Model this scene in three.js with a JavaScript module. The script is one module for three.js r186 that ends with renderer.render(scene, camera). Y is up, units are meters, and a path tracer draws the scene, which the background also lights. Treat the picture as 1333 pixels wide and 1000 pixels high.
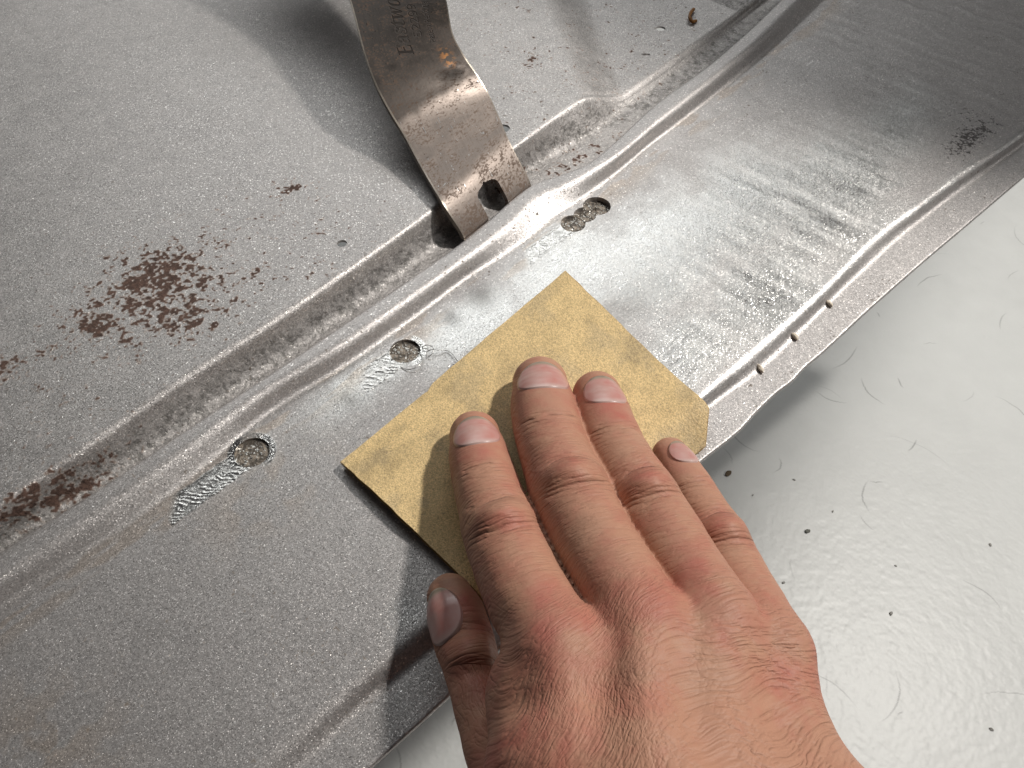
import * as THREE from 'three';
import { RectAreaLightUniformsLib } from 'three/addons/lights/RectAreaLightUniformsLib.js';
import { RoundedBoxGeometry } from 'three/addons/geometries/RoundedBoxGeometry.js';
import { mergeGeometries } from 'three/addons/utils/BufferGeometryUtils.js';

// ---------------------------------------------------------------- camera, light, exposure
const scene = new THREE.Scene();
scene.background = new THREE.Color().setRGB(0.035, 0.034, 0.036);
const TILT = 38 * Math.PI / 180, DIST = 0.235, FPX = 1000;
const camera = new THREE.PerspectiveCamera(2 * Math.atan(500 / FPX) * 180 / Math.PI, 4 / 3, 0.01, 20);
const CT = Math.cos(TILT), ST = Math.sin(TILT);
camera.position.set(0, DIST * CT, DIST * ST);
camera.lookAt(0, 0, 0);
const renderer = new THREE.WebGLRenderer({ antialias: true });
renderer.toneMapping = THREE.LinearToneMapping;
renderer.toneMappingExposure = 0.88;
renderer.shadowMap.enabled = true;
RectAreaLightUniformsLib.init();

const KEY_DIR = new THREE.Vector3(0.59, 0.77, -0.25).normalize(), KEY_DIST = 1.05, KEY_SIZE = 0.065, KEY_I = 860;
const CEIL_POS = new THREE.Vector3(-0.25, 1.40, -1.7), CEIL_W = 2.0, CEIL_H = 0.6, CEIL_I = 2.1;
const SIDE_POS = new THREE.Vector3(1.7, 1.5, 0.30), SIDE_W = 1.2, SIDE_H = 0.6, SIDE_I = 2.1;
function lampAt(name, label, category, pos, target, w, h, intensity, color, glow, depth) {
  const g = new THREE.Group(); g.name = name; g.position.copy(pos); g.lookAt(target);
  g.userData = { label, category };
  scene.add(g);
  const housing = new THREE.Mesh(new THREE.BoxGeometry(w * 1.14, h * 1.14, depth), new THREE.MeshStandardMaterial({ color: 0x2b2c2e, roughness: 0.6 }));
  housing.name = 'housing'; housing.position.z = -depth / 2 - 0.004; g.add(housing);
  const diff = new THREE.Mesh(new THREE.BoxGeometry(w, h, 0.003), new THREE.MeshStandardMaterial({ color: 0xffffff, emissive: color, emissiveIntensity: glow }));
  diff.name = 'light_diffuser'; diff.position.z = -0.0015; g.add(diff);
  const l = new THREE.RectAreaLight(color, intensity, w, h);
  l.position.z = 0.004; l.lookAt(0, 0, 1); l.rotation.set(0, Math.PI, 0); g.add(l);
  housing.castShadow = true;
  return g;
}
lampAt('work_lamp', 'small square LED work lamp in a dark housing, aimed at the sill', 'work lamp', KEY_DIR.clone().multiplyScalar(KEY_DIST), new THREE.Vector3(0, 0, 0), KEY_SIZE, KEY_SIZE, KEY_I, new THREE.Color().setRGB(1, 0.965, 0.91), 4, 0.03);
lampAt('ceiling_lamp', 'long flat ceiling light panel of the workshop', 'ceiling lamp', CEIL_POS, new THREE.Vector3(0.02, 0, -0.05), CEIL_W, CEIL_H, CEIL_I, new THREE.Color().setRGB(0.97, 1.0, 1.0), 2, 0.04);

lampAt('ceiling_lamp_001', 'soft unseen fill light panel added to brighten the open floor', 'ceiling lamp', SIDE_POS, new THREE.Vector3(0.15, -0.2, 0), SIDE_W, SIDE_H, SIDE_I, new THREE.Color().setRGB(1, 0.99, 0.96), 2, 0.04);  // unseen fill light, added only to brighten the floor

// ---------------------------------------------------------------- helpers
const V3 = (x, y, z) => new THREE.Vector3(x, y, z);
const CAMP = camera.position.clone();
// a pixel of the photograph (1333 x 1000) and a height in mm above the sill give a point
function U(u, v, hmm = 0) {
  const X = (u - 666.5) / FPX, Y = -(v - 500) / FPX;
  const dx = X, dy = Y * ST - CT, dz = -Y * CT - ST;
  const t = (hmm * 0.001 - CAMP.y) / dy;
  return V3(CAMP.x + dx * t, hmm * 0.001, CAMP.z + dz * t);
}
function depthOf(p) { return -((p.y - CAMP.y) * CT + (p.z - CAMP.z) * ST); }
function toPx(x, y, z) {
  const rx = x - CAMP.x, ry = y - CAMP.y, rz = z - CAMP.z;
  const d = -(ry * CT + rz * ST), up = ry * ST - rz * CT;
  return [666.5 + FPX * rx / d, 500 - FPX * up / d];
}
function mulberry(a) { return () => { a |= 0; a = a + 0x6D2B79F5 | 0; let t = Math.imul(a ^ a >>> 15, 1 | a); t = t + Math.imul(t ^ t >>> 7, 61 | t) ^ t; return ((t ^ t >>> 14) >>> 0) / 4294967296; }; }
function h2(ix, iy) { let h = Math.imul(ix, 374761393) + Math.imul(iy, 668265263) | 0; h = Math.imul(h ^ h >>> 13, 1274126177); return ((h ^ h >>> 16) >>> 0) / 4294967296; }
function vn(x, y) {
  const ix = Math.floor(x), iy = Math.floor(y); let fx = x - ix, fy = y - iy;
  fx = fx * fx * (3 - 2 * fx); fy = fy * fy * (3 - 2 * fy);
  const a = h2(ix, iy), b = h2(ix + 1, iy), c = h2(ix, iy + 1), d = h2(ix + 1, iy + 1);
  return a + (b - a) * fx + (c - a) * fy + (a - b - c + d) * fx * fy;
}
function fbm(x, y, o = 4) { let s = 0, a = 0.5, n = 0; for (let i = 0; i < o; i++) { s += a * vn(x, y); n += a; a *= 0.5; x = x * 2.03 + 17.3; y = y * 2.03 - 9.1; } return s / n; }
const clamp = (x, a = 0, b = 1) => x < a ? a : x > b ? b : x;
const sstep = (a, b, x) => { x = clamp((x - a) / (b - a)); return x * x * (3 - 2 * x); };
const lerp = (a, b, t) => a + (b - a) * t;
const gauss = (u, v, cu, cv, su, sv = su, ang = 0) => { let x = u - cu, y = v - cv; if (ang) { const c = Math.cos(ang), s = Math.sin(ang), X = x * c + y * s; y = -x * s + y * c; x = X; } const q = x * x / (su * su) + y * y / (sv * sv); return q > 16 ? 0 : Math.exp(-q); };
function colorTex(data, w, h) { const t = new THREE.DataTexture(data, w, h, THREE.RGBAFormat, THREE.UnsignedByteType); t.colorSpace = THREE.SRGBColorSpace; t.magFilter = THREE.LinearFilter; t.minFilter = THREE.LinearFilter; t.wrapS = t.wrapT = THREE.RepeatWrapping; t.needsUpdate = true; return t; }
function dataTex(data, w, h) { const t = new THREE.DataTexture(data, w, h, THREE.RGBAFormat, THREE.UnsignedByteType); t.magFilter = THREE.LinearFilter; t.minFilter = THREE.LinearFilter; t.wrapS = t.wrapT = THREE.RepeatWrapping; t.needsUpdate = true; return t; }
function heightTex(data, w, h) { const t = new THREE.DataTexture(data, w, h, THREE.RedFormat, THREE.FloatType); t.magFilter = THREE.LinearFilter; t.minFilter = THREE.LinearFilter; t.wrapS = t.wrapT = THREE.RepeatWrapping; t.needsUpdate = true; return t; }
const enc = (x) => { x = clamp(x); return 255 * (x <= 0.0031308 ? 12.92 * x : 1.055 * Math.pow(x, 1 / 2.4) - 0.055); };
function tag(o, name, label, category, group, kind) { o.name = name; if (label) o.userData.label = label; if (category) o.userData.category = category; if (group) o.userData.group = group; if (kind) o.userData.kind = kind; o.traverse((c) => { if (c.isMesh) { c.castShadow = true; c.receiveShadow = true; } }); return o; }
function meshOf(name, geo, mat, parent) { const m = new THREE.Mesh(geo, mat); m.name = name; m.castShadow = m.receiveShadow = true; if (parent) parent.add(m); return m; }

// the sill's own frame: s runs along it to the upper right, t across it towards the floor
const S0 = U(282, 589), S1 = U(840, 196);
const SD = S1.clone().sub(S0).setY(0).normalize(), TD = V3(-SD.z, 0, SD.x);   // TD points towards the outer edge
const toST = (x, z) => [(x - S0.x) * SD.x + (z - S0.z) * SD.z, (x - S0.x) * TD.x + (z - S0.z) * TD.z];
const fromST = (s, t, y) => V3(S0.x + SD.x * s + TD.x * t, y, S0.z + SD.z * s + TD.z * t);

// a feature line given in photograph pixels at a height: returns t as a function of s
function line(pts, h) {
  const P = pts.map(([u, v, hh]) => { const p = U(u, v, hh ?? h); return toST(p.x, p.z); }).sort((a, b) => a[0] - b[0]);
  const n = P.length, m = P.map((p, i) => { const a = P[Math.max(0, i - 1)], b = P[Math.min(n - 1, i + 1)]; return (b[1] - a[1]) / (b[0] - a[0]); });
  return (s) => {
    if (s <= P[0][0]) return P[0][1] + m[0] * (s - P[0][0]);
    if (s >= P[n - 1][0]) return P[n - 1][1] + m[n - 1] * (s - P[n - 1][0]);
    let i = 0; while (s > P[i + 1][0]) i++;
    const d = P[i + 1][0] - P[i][0], x = (s - P[i][0]) / d, x2 = x * x, x3 = x2 * x;
    return (2 * x3 - 3 * x2 + 1) * P[i][1] + (x3 - 2 * x2 + x) * d * m[i] + (3 * x2 - 2 * x3) * P[i + 1][1] + (x3 - x2) * d * m[i + 1];
  };
}
// a polyline of [t, y] with rounded corners, sampled to a fixed number of points
function profile(P, R, N) {
  const out = [], pre = [], post = [];
  for (let i = 0; i < P.length; i++) {
    if (i === 0 || i === P.length - 1 || !R[i]) { pre.push(P[i]); post.push(P[i]); continue; }
    const a = P[i - 1], b = P[i], c = P[i + 1], la = Math.hypot(a[0] - b[0], a[1] - b[1]), lc = Math.hypot(c[0] - b[0], c[1] - b[1]);
    const ra = Math.min(R[i], la * 0.47) / la, rc = Math.min(R[i], lc * 0.47) / lc;
    pre.push([lerp(b[0], a[0], ra), lerp(b[1], a[1], ra)]); post.push([lerp(b[0], c[0], rc), lerp(b[1], c[1], rc)]);
  }
  out.push(P[0]);
  for (let i = 0; i < P.length - 1; i++) {
    const a = post[i], b = pre[i + 1];
    for (let k = 1; k <= N[i]; k++) out.push([lerp(a[0], b[0], k / N[i]), lerp(a[1], b[1], k / N[i])]);
    if (i + 1 < P.length - 1 && R[i + 1]) {
      const c = P[i + 1], d = post[i + 1];
      for (let k = 1; k <= 5; k++) { const x = k / 5; out.push([(1 - x) * (1 - x) * b[0] + 2 * x * (1 - x) * c[0] + x * x * d[0], (1 - x) * (1 - x) * b[1] + 2 * x * (1 - x) * c[1] + x * x * d[1]]); }
    }
  }
  return out;
}
// a sheet from a grid of points, with true holes: the cells round a hole are replaced by a ring that ends on the hole's outline
function sheet(nu, nv, at, uvOf, holes = [], uvGrid = null) {
  const pos = [], idx = [], gone = new Uint8Array(nu * nv);
  for (let j = 0; j < nv; j++) for (let i = 0; i < nu; i++) { const p = at(i, j); pos.push(p.x, p.y, p.z); }
  const rings = [];
  for (const H of holes) {
    let best = 1e9, bi = 0, bj = 0;
    for (let j = 0; j < nv; j++) for (let i = 0; i < nu; i++) { const k = (j * nu + i) * 3, d = (pos[k] - H.x) ** 2 + (pos[k + 2] - H.z) ** 2; if (d < best) { best = d; bi = i; bj = j; } }
    const k0 = (bj * nu + bi) * 3, ki = k0 + 3, kj = k0 + nu * 3;
    const ci = Math.hypot(pos[ki] - pos[k0], pos[ki + 2] - pos[k0 + 2]), cj = Math.hypot(pos[kj] - pos[k0], pos[kj + 2] - pos[k0 + 2]);
    const ei = Math.ceil((H.maxS ?? H.max) * 1.10 / ci) + 1, ej = Math.ceil((H.maxT ?? H.max) * 1.10 / cj) + 1;
    const a0 = bi - ei, a1 = bi + ei, b0 = bj - ej, b1 = bj + ej, loop = [];
    for (let j = b0; j < b1; j++) for (let i = a0; i < a1; i++) gone[j * nu + i] = 1;
    for (let i = a0; i < a1; i++) loop.push(b0 * nu + i);
    for (let j = b0; j < b1; j++) loop.push(j * nu + a1);
    for (let i = a1; i > a0; i--) loop.push(b1 * nu + i);
    for (let j = b1; j > b0; j--) loop.push(j * nu + a0);
    rings.push({ H, loop });
  }
  for (let j = 0; j < nv - 1; j++) for (let i = 0; i < nu - 1; i++) if (!gone[j * nu + i]) { const a = j * nu + i; idx.push(a, a + nu, a + 1, a + 1, a + nu, a + nu + 1); }
  const flat = [];
  for (const { H, loop } of rings) {
    let my = 0; for (const k of loop) my += pos[k * 3 + 1]; my /= loop.length; if (H.level !== undefined) my = H.level;
    let prev = loop; const n = loop.length;
    const edge = loop.map((k) => { const an = Math.atan2(pos[k * 3 + 2] - H.z, pos[k * 3] - H.x), r = H.r(an); return [H.x + Math.cos(an) * r, my, H.z + Math.sin(an) * r]; });
    for (const f of [0.5, 1]) {
      const cur = loop.map((k, q) => { const e = edge[q]; pos.push(lerp(pos[k * 3], e[0], f), lerp(pos[k * 3 + 1], e[1], f), lerp(pos[k * 3 + 2], e[2], f)); return pos.length / 3 - 1; });
      for (let q = 0; q < n; q++) { const b = (q + 1) % n; idx.push(prev[q], cur[q], prev[b], prev[b], cur[q], cur[b]); }
      prev = cur;
    }
    H.y = my; H.edge = edge;
    const top = edge.map((e) => { pos.push(e[0], e[1], e[2]); return pos.length / 3 - 1; }), bot = edge.map((e) => { pos.push(e[0], e[1] - H.depth, e[2]); return pos.length / 3 - 1; });
    for (let q = 0; q < n; q++) { const b = (q + 1) % n; idx.push(top[q], bot[q], top[b], top[b], bot[q], bot[b]); }
  }
  const g = new THREE.BufferGeometry(), n = pos.length / 3, uv = new Float32Array(n * 2);
  for (let k = 0; k < n; k++) { const q = uvGrid && k < nu * nv ? uvGrid(k % nu, Math.floor(k / nu)) : uvOf(pos[k * 3], pos[k * 3 + 2]); uv[2 * k] = q[0]; uv[2 * k + 1] = q[1]; }
  g.setAttribute('position', new THREE.Float32BufferAttribute(pos, 3)); g.setAttribute('uv', new THREE.BufferAttribute(uv, 2)); g.setIndex(idx); g.computeVertexNormals();
  // orient upward
  const nn = g.attributes.normal; let up = 0; for (let k = 0; k < nu * nv; k += 7) up += nn.getY(k);
  if (up < 0) { const ia = g.index.array; for (let k = 0; k < ia.length; k += 3) { const t = ia[k]; ia[k] = ia[k + 1]; ia[k + 1] = t; } g.computeVertexNormals(); }
  return g;
}

// ---------------------------------------------------------------- feature lines read from the photograph
const HR = 5.8, PH = 12.5;
const rimBack = line([[-80, 775], [0, 717], [136, 630], [245, 556], [425, 436], [579, 330], [630, 290], [666, 259], [695, 238.5], [731, 226], [765, 211.5], [799, 184.5], [852, 136], [920, 86], [972, 42], [1016, 0], [1080, -62]], HR - 0.5);
const wallTop = line([[-80, 812], [0, 753], [185, 624], [340, 511], [449, 445], [540, 382], [607, 335], [664, 288], [686, 264], [702, 252], [742, 237], [774, 220], [810, 198], [860, 156], [925, 104], [990, 50], [1040, 0], [1100, -60]], HR);
const wallBase = line([[-80, 852], [0, 793], [180, 674], [282, 595], [360, 530], [449, 476], [553, 403], [607, 362], [648, 337], [682, 315], [720, 286], [747, 268], [774, 247], [799, 227], [840, 192], [875, 166], [940, 116], [1005, 62], [1060, 10], [1120, -50]], 0);
const crease = line([[250, 1080], [360, 982], [405, 942], [468, 888], [558, 816], [640, 745], [770, 636], [870, 555], [920, 514], [989, 454], [1065, 388], [1144, 309], [1207, 263], [1250, 230], [1296, 200], [1333, 174], [1400, 118]], 0);
const stepBase = line([[290, 1085], [405, 984], [472, 917], [556, 846], [640, 772], [770, 655], [870, 571], [926, 524], [982, 484], [1032, 438], [1085, 386], [1131, 343], [1174, 304], [1230, 260], [1270, 232], [1333, 186], [1400, 134]], -3.6);
const lipEdge = line([[330, 1130], [481, 1000], [585, 906], [700, 799], [800, 704], [906, 606], [963, 560], [982, 539], [1010, 512], [1032, 495], [1048, 478], [1075, 455], [1131, 403], [1197, 345], [1263, 289], [1329, 233], [1400, 172]], -3.0);
const slopeTop = line([[-90, 720], [51, 623], [102, 589], [238, 494], [340, 429], [450, 354], [570, 268], [679, 185], [750, 134], [816, 100], [904, 40], [976, -10], [1060, -70]], PH);
const slopeFoot = line([[-90, 772], [0, 709], [136, 622], [221, 566], [306, 507], [450, 406], [560, 325], [640, 258], [700, 212], [760, 180], [801, 150], [850, 114], [920, 62], [1000, -10], [1060, -65]], 1.4);
function panDrop(u, v) {   // the pressed-down corner right of the tool
  const d = (u - 704) * 0.93 - (v - 0) * 0.36;
  return 7.5 * sstep(0, 70, d);
}

// drilled spot welds on the sill: [u, v, radius in mm]
function holeAt(u, v, r, y) { const p = U(u, v, y); return { x: p.x, z: p.z, r: () => r, max: r }; }
const welds = [holeAt(328, 589, 5.0e-3, 0), holeAt(527, 457, 4.9e-3, 0)];
{ // two overlapping bores
  const a = U(746, 291), b = U(777, 268), c = a.clone().lerp(b, 0.5), r0 = 4.6e-3, r1 = 5.2e-3;
  welds.push({ x: c.x, z: c.z, max: 9.4e-3, maxS: 10.2e-3, maxT: 5.3e-3, pair: [a, b], r: (an) => { let m = 0; const dx = Math.cos(an), dz = Math.sin(an); for (const [p, r] of [[a, r0], [b, r1]]) { const ox = c.x - p.x, oz = c.z - p.z, B = ox * dx + oz * dz, D = B * B - (ox * ox + oz * oz - r * r); if (D > 0) m = Math.max(m, -B + Math.sqrt(D)); } return Math.max(m, 4.2e-3); } });
}
for (const w of welds) { w.depth = w.pair ? 2.2e-3 : 1.2e-3; w.level = 0; }

// ---------------------------------------------------------------- rust, dirt and wear maps, with shade painted on the pan step
const rustSpots = [[205, 372, 58, 36, 1.05], [232, 352, 50, 28, 0.85], [130, 415, 38, 25, 0.85], [235, 410, 46, 26, 0.85], [290, 375, 60, 26, 0.52], [270, 310, 70, 26, 0.34], [190, 440, 50, 20, 0.6], [55, 458, 30, 14, 0.55], [4, 482, 20, 14, 0.95], [58, 500, 22, 12, 0.4], [380, 245, 17, 8, 0.75], [65, 640, 55, 17, 1.0], [10, 668, 34, 14, 1.0], [690, 82, 12, 9, 0.6], [380, 350, 60, 30, 0.25], [420, 300, 60, 40, 0.22], [120, 600, 60, 10, 0.5], [680, 72, 60, 60, 0.24], [760, 70, 60, 60, 0.24], [660, 225, 24, 12, 0.7], [780, 190, 60, 14, 0.45], [730, 218, 20, 8, 0.5], [100, 540, 70, 40, 0.2], [800, 60, 70, 60, 0.2]];
const PANX0 = -0.33, PANX1 = 0.20, PANZ0 = -0.34, PANZ1 = 0.115;
function buildPanMaps() {
  const W = 2048, H = Math.round(W * (PANZ1 - PANZ0) / (PANX1 - PANX0));
  const col = new Uint8Array(W * H * 4), orm = new Uint8Array(W * H * 4), hgt = new Float32Array(W * H);
  for (let j = 0; j < H; j++) for (let i = 0; i < W; i++) {
    const x = lerp(PANX0, PANX1, (i + 0.5) / W), z = lerp(PANZ0, PANZ1, (j + 0.5) / H);
    const [s, tu] = toST(x, z), ta = slopeTop(s), tf0 = slopeFoot(s), Ls = Math.hypot(tf0 - ta, PH * 0.001 - 0.0014);
    const t = tu < ta ? tu : tu < ta + Ls ? lerp(ta, tf0, (tu - ta) / Ls) : tf0 + tu - ta - Ls, y = tu < ta ? PH * 0.001 : tu < ta + Ls ? lerp(PH * 0.001, 0.0014, (tu - ta) / Ls) : 0.0014, W3 = fromST(s, t, y);
    const k = j * W + i; let u = -999, v = -999;
    if (W3.z < 0.11) [u, v] = toPx(W3.x, y, W3.z);
    const X = x * 1000, Z = z * 1000;
    const g0 = h2(i, j), g1 = vn(X * 3.1, Z * 3.1), big = fbm(X * 0.02, Z * 0.02, 3), mid = fbm(X * 0.25 + 5, Z * 0.25, 3);
    let L = 0.50 * (0.86 + 0.42 * (g0 - 0.5) + 0.20 * (g1 - 0.5) + 0.20 * (mid - 0.5) + 0.12 * (big - 0.5)), met = 0.75, ro = 0.52 + 0.14 * (g1 - 0.5) + 0.1 * (mid - 0.5);
    let r = L * 1.04, g = L * 0.985, b = L * 0.955, hh = 0.018 * g1 + 0.03 * g0;
    if (g0 > 0.975) { r *= 1.8; g *= 1.8; b *= 1.75; ro = 0.28; met = 0.9; }
    if (u > -60) {
      const tf = tf0;
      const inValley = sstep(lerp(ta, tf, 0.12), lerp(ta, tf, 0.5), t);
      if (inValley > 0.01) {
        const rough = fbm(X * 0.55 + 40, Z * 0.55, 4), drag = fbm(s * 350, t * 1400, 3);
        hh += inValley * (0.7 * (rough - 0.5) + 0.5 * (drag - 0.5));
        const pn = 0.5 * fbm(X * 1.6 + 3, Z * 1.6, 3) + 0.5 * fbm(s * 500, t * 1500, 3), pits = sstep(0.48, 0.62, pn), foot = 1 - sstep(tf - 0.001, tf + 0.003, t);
        const sootShade = clamp(inValley * ((0.55 * pits + 0.5 * sstep(0.35, 0.75, fbm(X * 0.5 + 9, Z * 0.5 - 4, 5))) * (0.35 + 0.65 * foot) + 0.12 * (g0 - 0.5))); hh -= 0.45 * pits * inValley;
        r *= 1 - 0.6 * sootShade; g *= 1 - 0.6 * sootShade; b *= 1 - 0.61 * sootShade; ro += 0.12 * inValley; met -= 0.2 * inValley;  // grime in the pits, plus the step's shade painted into the colour
      }
      let D = 0; for (const q of rustSpots) if (Math.abs(u - q[0]) < q[2] * 3 && Math.abs(v - q[1]) < q[3] * 3) D = Math.max(D, q[4] * Math.sqrt(gauss(u, v, q[0], q[1], q[2] * 1.1, q[3] * 1.1, -0.3)));
      if (D > 0.05) {
        const n = 0.6 * fbm(X * 0.42 + 3, Z * 0.42 + 8, 3) + 0.4 * vn(X * 1.3, Z * 1.3);
        const dn = n - lerp(0.84, 0.36, D), q = sstep(0, 0.07, dn), halo = sstep(-0.07, 0.01, dn) * 0.4; r *= 1 - 0.16 * halo; g *= 1 - 0.38 * halo; b *= 1 - 0.52 * halo;
        if (q > 0) { const tone = 0.85 + 1.1 * (fbm(X * 0.9, Z * 0.9 + 30, 3) - 0.5) + 0.3 * (g0 - 0.5); r = lerp(r, 0.098 * tone, q); g = lerp(g, 0.056 * tone, q); b = lerp(b, 0.042 * tone, q); ro = lerp(ro, 0.9, q); met = lerp(met, 0, q); hh += 0.35 * q * (0.5 + g1); }
      }
      const sp = vn(X * 1.7 + 11, Z * 1.7 - 7), dens = 0.55 * fbm(X * 0.05, Z * 0.05 + 60, 2) + 0.35 * sstep(200, 480, v) + (u > 600 ? 0.3 : 0);
      if (sp > 1.03 - 0.16 * dens) { r *= 0.45; g *= 0.4; b *= 0.36; ro = 0.8; met = 0.1; }
    }
    col[4 * k] = enc(r); col[4 * k + 1] = enc(g); col[4 * k + 2] = enc(b); col[4 * k + 3] = 255;
    orm[4 * k] = 255; orm[4 * k + 1] = 255 * clamp(ro); orm[4 * k + 2] = 255 * clamp(met); orm[4 * k + 3] = 255; hgt[k] = hh;
  }
  return [colorTex(col, W, H), dataTex(orm, W, H), heightTex(hgt, W, H)];
}
const bareSpots = [[470, 500, 90, 40, 0.7], [620, 420, 90, 40, 1], [740, 360, 110, 70, 1], [860, 330, 120, 90, 1], [970, 270, 120, 80, 1], [1080, 250, 110, 80, 1], [1170, 170, 70, 60, 0.7], [1000, 380, 120, 80, 0.9], [900, 450, 90, 60, 0.9], [1120, 300, 90, 50, 0.7], [430, 520, 70, 30, 0.5], [530, 800, 60, 30, 0.5], [320, 600, 50, 25, 0.4]];
const SS0 = -0.20, SS1 = 0.46, ST0 = -0.03, ST1 = 0.13;
function buildSillMaps() {
  const W = 2048, H = Math.round(W * (ST1 - ST0) / (SS1 - SS0));
  const col = new Uint8Array(W * H * 4), orm = new Uint8Array(W * H * 4), hgt = new Float32Array(W * H);
  const wl = welds.map((w) => { const [s, t] = toST(w.x, w.z); return { s, t, w }; });
  const grind = [[wl[0], 24, 3.9, 0.2, 1.5], [wl[1], 15, 4.2, 0.0, 1.7], [wl[2], 30, 3.4, -0.1, 2.2]];
  for (let j = 0; j < H; j++) for (let i = 0; i < W; i++) {
    const s = lerp(SS0, SS1, (i + 0.5) / W), t = lerp(ST0, ST1, (j + 0.5) / H), p = fromST(s, t, 0), k = j * W + i;
    const X = s * 1000, Z = t * 1000, tb = wallBase(s), [u, v] = toPx(p.x, 0, Math.min(p.z, 0.13));
    const g0 = h2(i + 7000, j), g1 = vn(X * 3.1, Z * 3.1), mid = fbm(X * 0.2, Z * 0.2, 3);
    const alongN = fbm(X * 0.16, Z * 2.6, 3), acrossN = fbm(X * 0.30, Z * 0.05 + 3, 3), fineA = vn(X * 0.35, Z * 5.2), fineB = vn(X * 5.2, Z * 0.4);
    let bare = 0; for (const q of bareSpots) bare = Math.max(bare, q[4] * gauss(u, v, q[0], q[1], q[2], q[3], -0.62));
    const onFlat = sstep(tb - 0.0006, tb + 0.0012, t) * (1 - sstep(crease(s) - 0.0005, crease(s) + 0.0015, t));
    const edgeWear = gauss(t - crease(s) + 0.0006, 0, 0, 0, 0.0016, 1) * sstep(0.02, 0.1, s) ;
    bare = sstep(0.12, 0.85, bare + 0.10 * (alongN - 0.5) + 0.30 * (mid - 0.5) + 0.25 * (fbm(X * 0.05, Z * 0.05 + 8, 2) - 0.5)) * onFlat;
    bare = Math.max(bare, edgeWear * sstep(0.35, 0.6, mid + 0.2 * alongN) * 0.8);
    let L = 0.50 * (0.86 + 0.34 * (g0 - 0.5) + 0.08 * (g1 - 0.5) + 0.10 * (mid - 0.5)), met = 0.75, ro = 0.50 + 0.14 * (g1 - 0.5);
    let r = L * 1.04, g = L * 0.985, b = L * 0.96, hh = 0.018 * g1 + 0.03 * g0;
    if (g0 > 0.978) { r *= 1.8; g *= 1.8; b *= 1.75; ro = 0.28; met = 0.9; }
    // bare steel
    const right = sstep(0.10, 0.17, s) * sstep(0.012, 0.03, t - tb);
    const br = lerp(alongN, acrossN, right), brf = lerp(fineA, fineB, right * 0.6);
    const cross = vn(X * 2.2 + Z * 3.4, X * 0.25 - Z * 0.16), BL = 0.72 * (0.9 + 0.26 * (br - 0.5) + 0.16 * (brf - 0.5) + 0.14 * (cross - 0.5) + 0.12 * (g0 - 0.5));
    r = lerp(r, BL * 1.0, bare); g = lerp(g, BL * 0.985, bare); b = lerp(b, BL * 0.96, bare);
    met = lerp(met, 0.92, bare); ro = lerp(ro, 0.36 + 0.20 * (br - 0.5) + 0.1 * (brf - 0.5) + 0.08 * (cross - 0.5), bare); hh += bare * (0.06 * br + 0.05 * brf + 0.05 * cross);
    // tan heat and dust film near the foot of the wall, with a ragged grain
    const tanM = clamp(sstep(0.011, 0.0, Math.abs(t - tb - 0.004)) * sstep(0.46, 0.62, fbm(X * 0.07 + 3, Z * 0.3, 4)) + gauss(u, v, 60, 960, 90, 70) * sstep(0.4, 0.6, mid) + gauss(u, v, 350, 640, 90, 40, -0.6) * sstep(0.35, 0.6, mid) ) * 0.55 * onFlat;
    r = lerp(r, r * 0.92, tanM); g = lerp(g, g * 0.80, tanM); b = lerp(b, b * 0.68, tanM);
    // soot smudges and the black scorch near the upper end
    let sm = 0.75 * gauss(u, v, 626, 385, 20, 15) + 0.6 * gauss(u, v, 588, 415, 12, 10) + 0.5 * gauss(u, v, 455, 520, 13, 11) + 0.4 * gauss(u, v, 820, 395, 60, 24, -0.6);
    sm *= sstep(0.2, 0.7, fbm(X * 0.6, Z * 0.6 + 44, 3) + 0.25);
    r *= 1 - 0.55 * sm; g *= 1 - 0.55 * sm; b *= 1 - 0.55 * sm; ro += 0.2 * sm;
    const sc = gauss(u, v, 1262, 182, 44, 17, -0.55) + 0.45 * gauss(u, v, 1250, 150, 50, 36);
    if (sc > 0.03) { const n = 0.6 * fbm(X * 0.8, Z * 0.8, 3) + 0.4 * vn(X * 2.2, Z * 2.2); const q = sstep(0, 0.12, n - lerp(0.85, 0.46, sc)); r *= 1 - 0.86 * q; g *= 1 - 0.87 * q; b *= 1 - 0.87 * q; ro = lerp(ro, 0.85, q); met = lerp(met, 0.1, q); }
    // pepper specks
    const sp = vn(X * 1.6 + 3, Z * 1.6 + 70), dens = fbm(X * 0.06 + 20, Z * 0.06, 2);
    if (sp > 1.035 - 0.15 * dens * (1 - 0.6 * bare)) { r *= 0.42; g *= 0.38; b *= 0.34; ro = 0.8; met = 0.1; }
    // long hairline scratches
    if (vn(X * 0.03 + 9, Z * 7 + X * 0.15) > 0.93 && vn(X * 0.1, Z * 0.5) > 0.55) { r = lerp(r, 0.7, 0.45); g = lerp(g, 0.69, 0.45); b = lerp(b, 0.67, 0.45); ro -= 0.12; }
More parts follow.
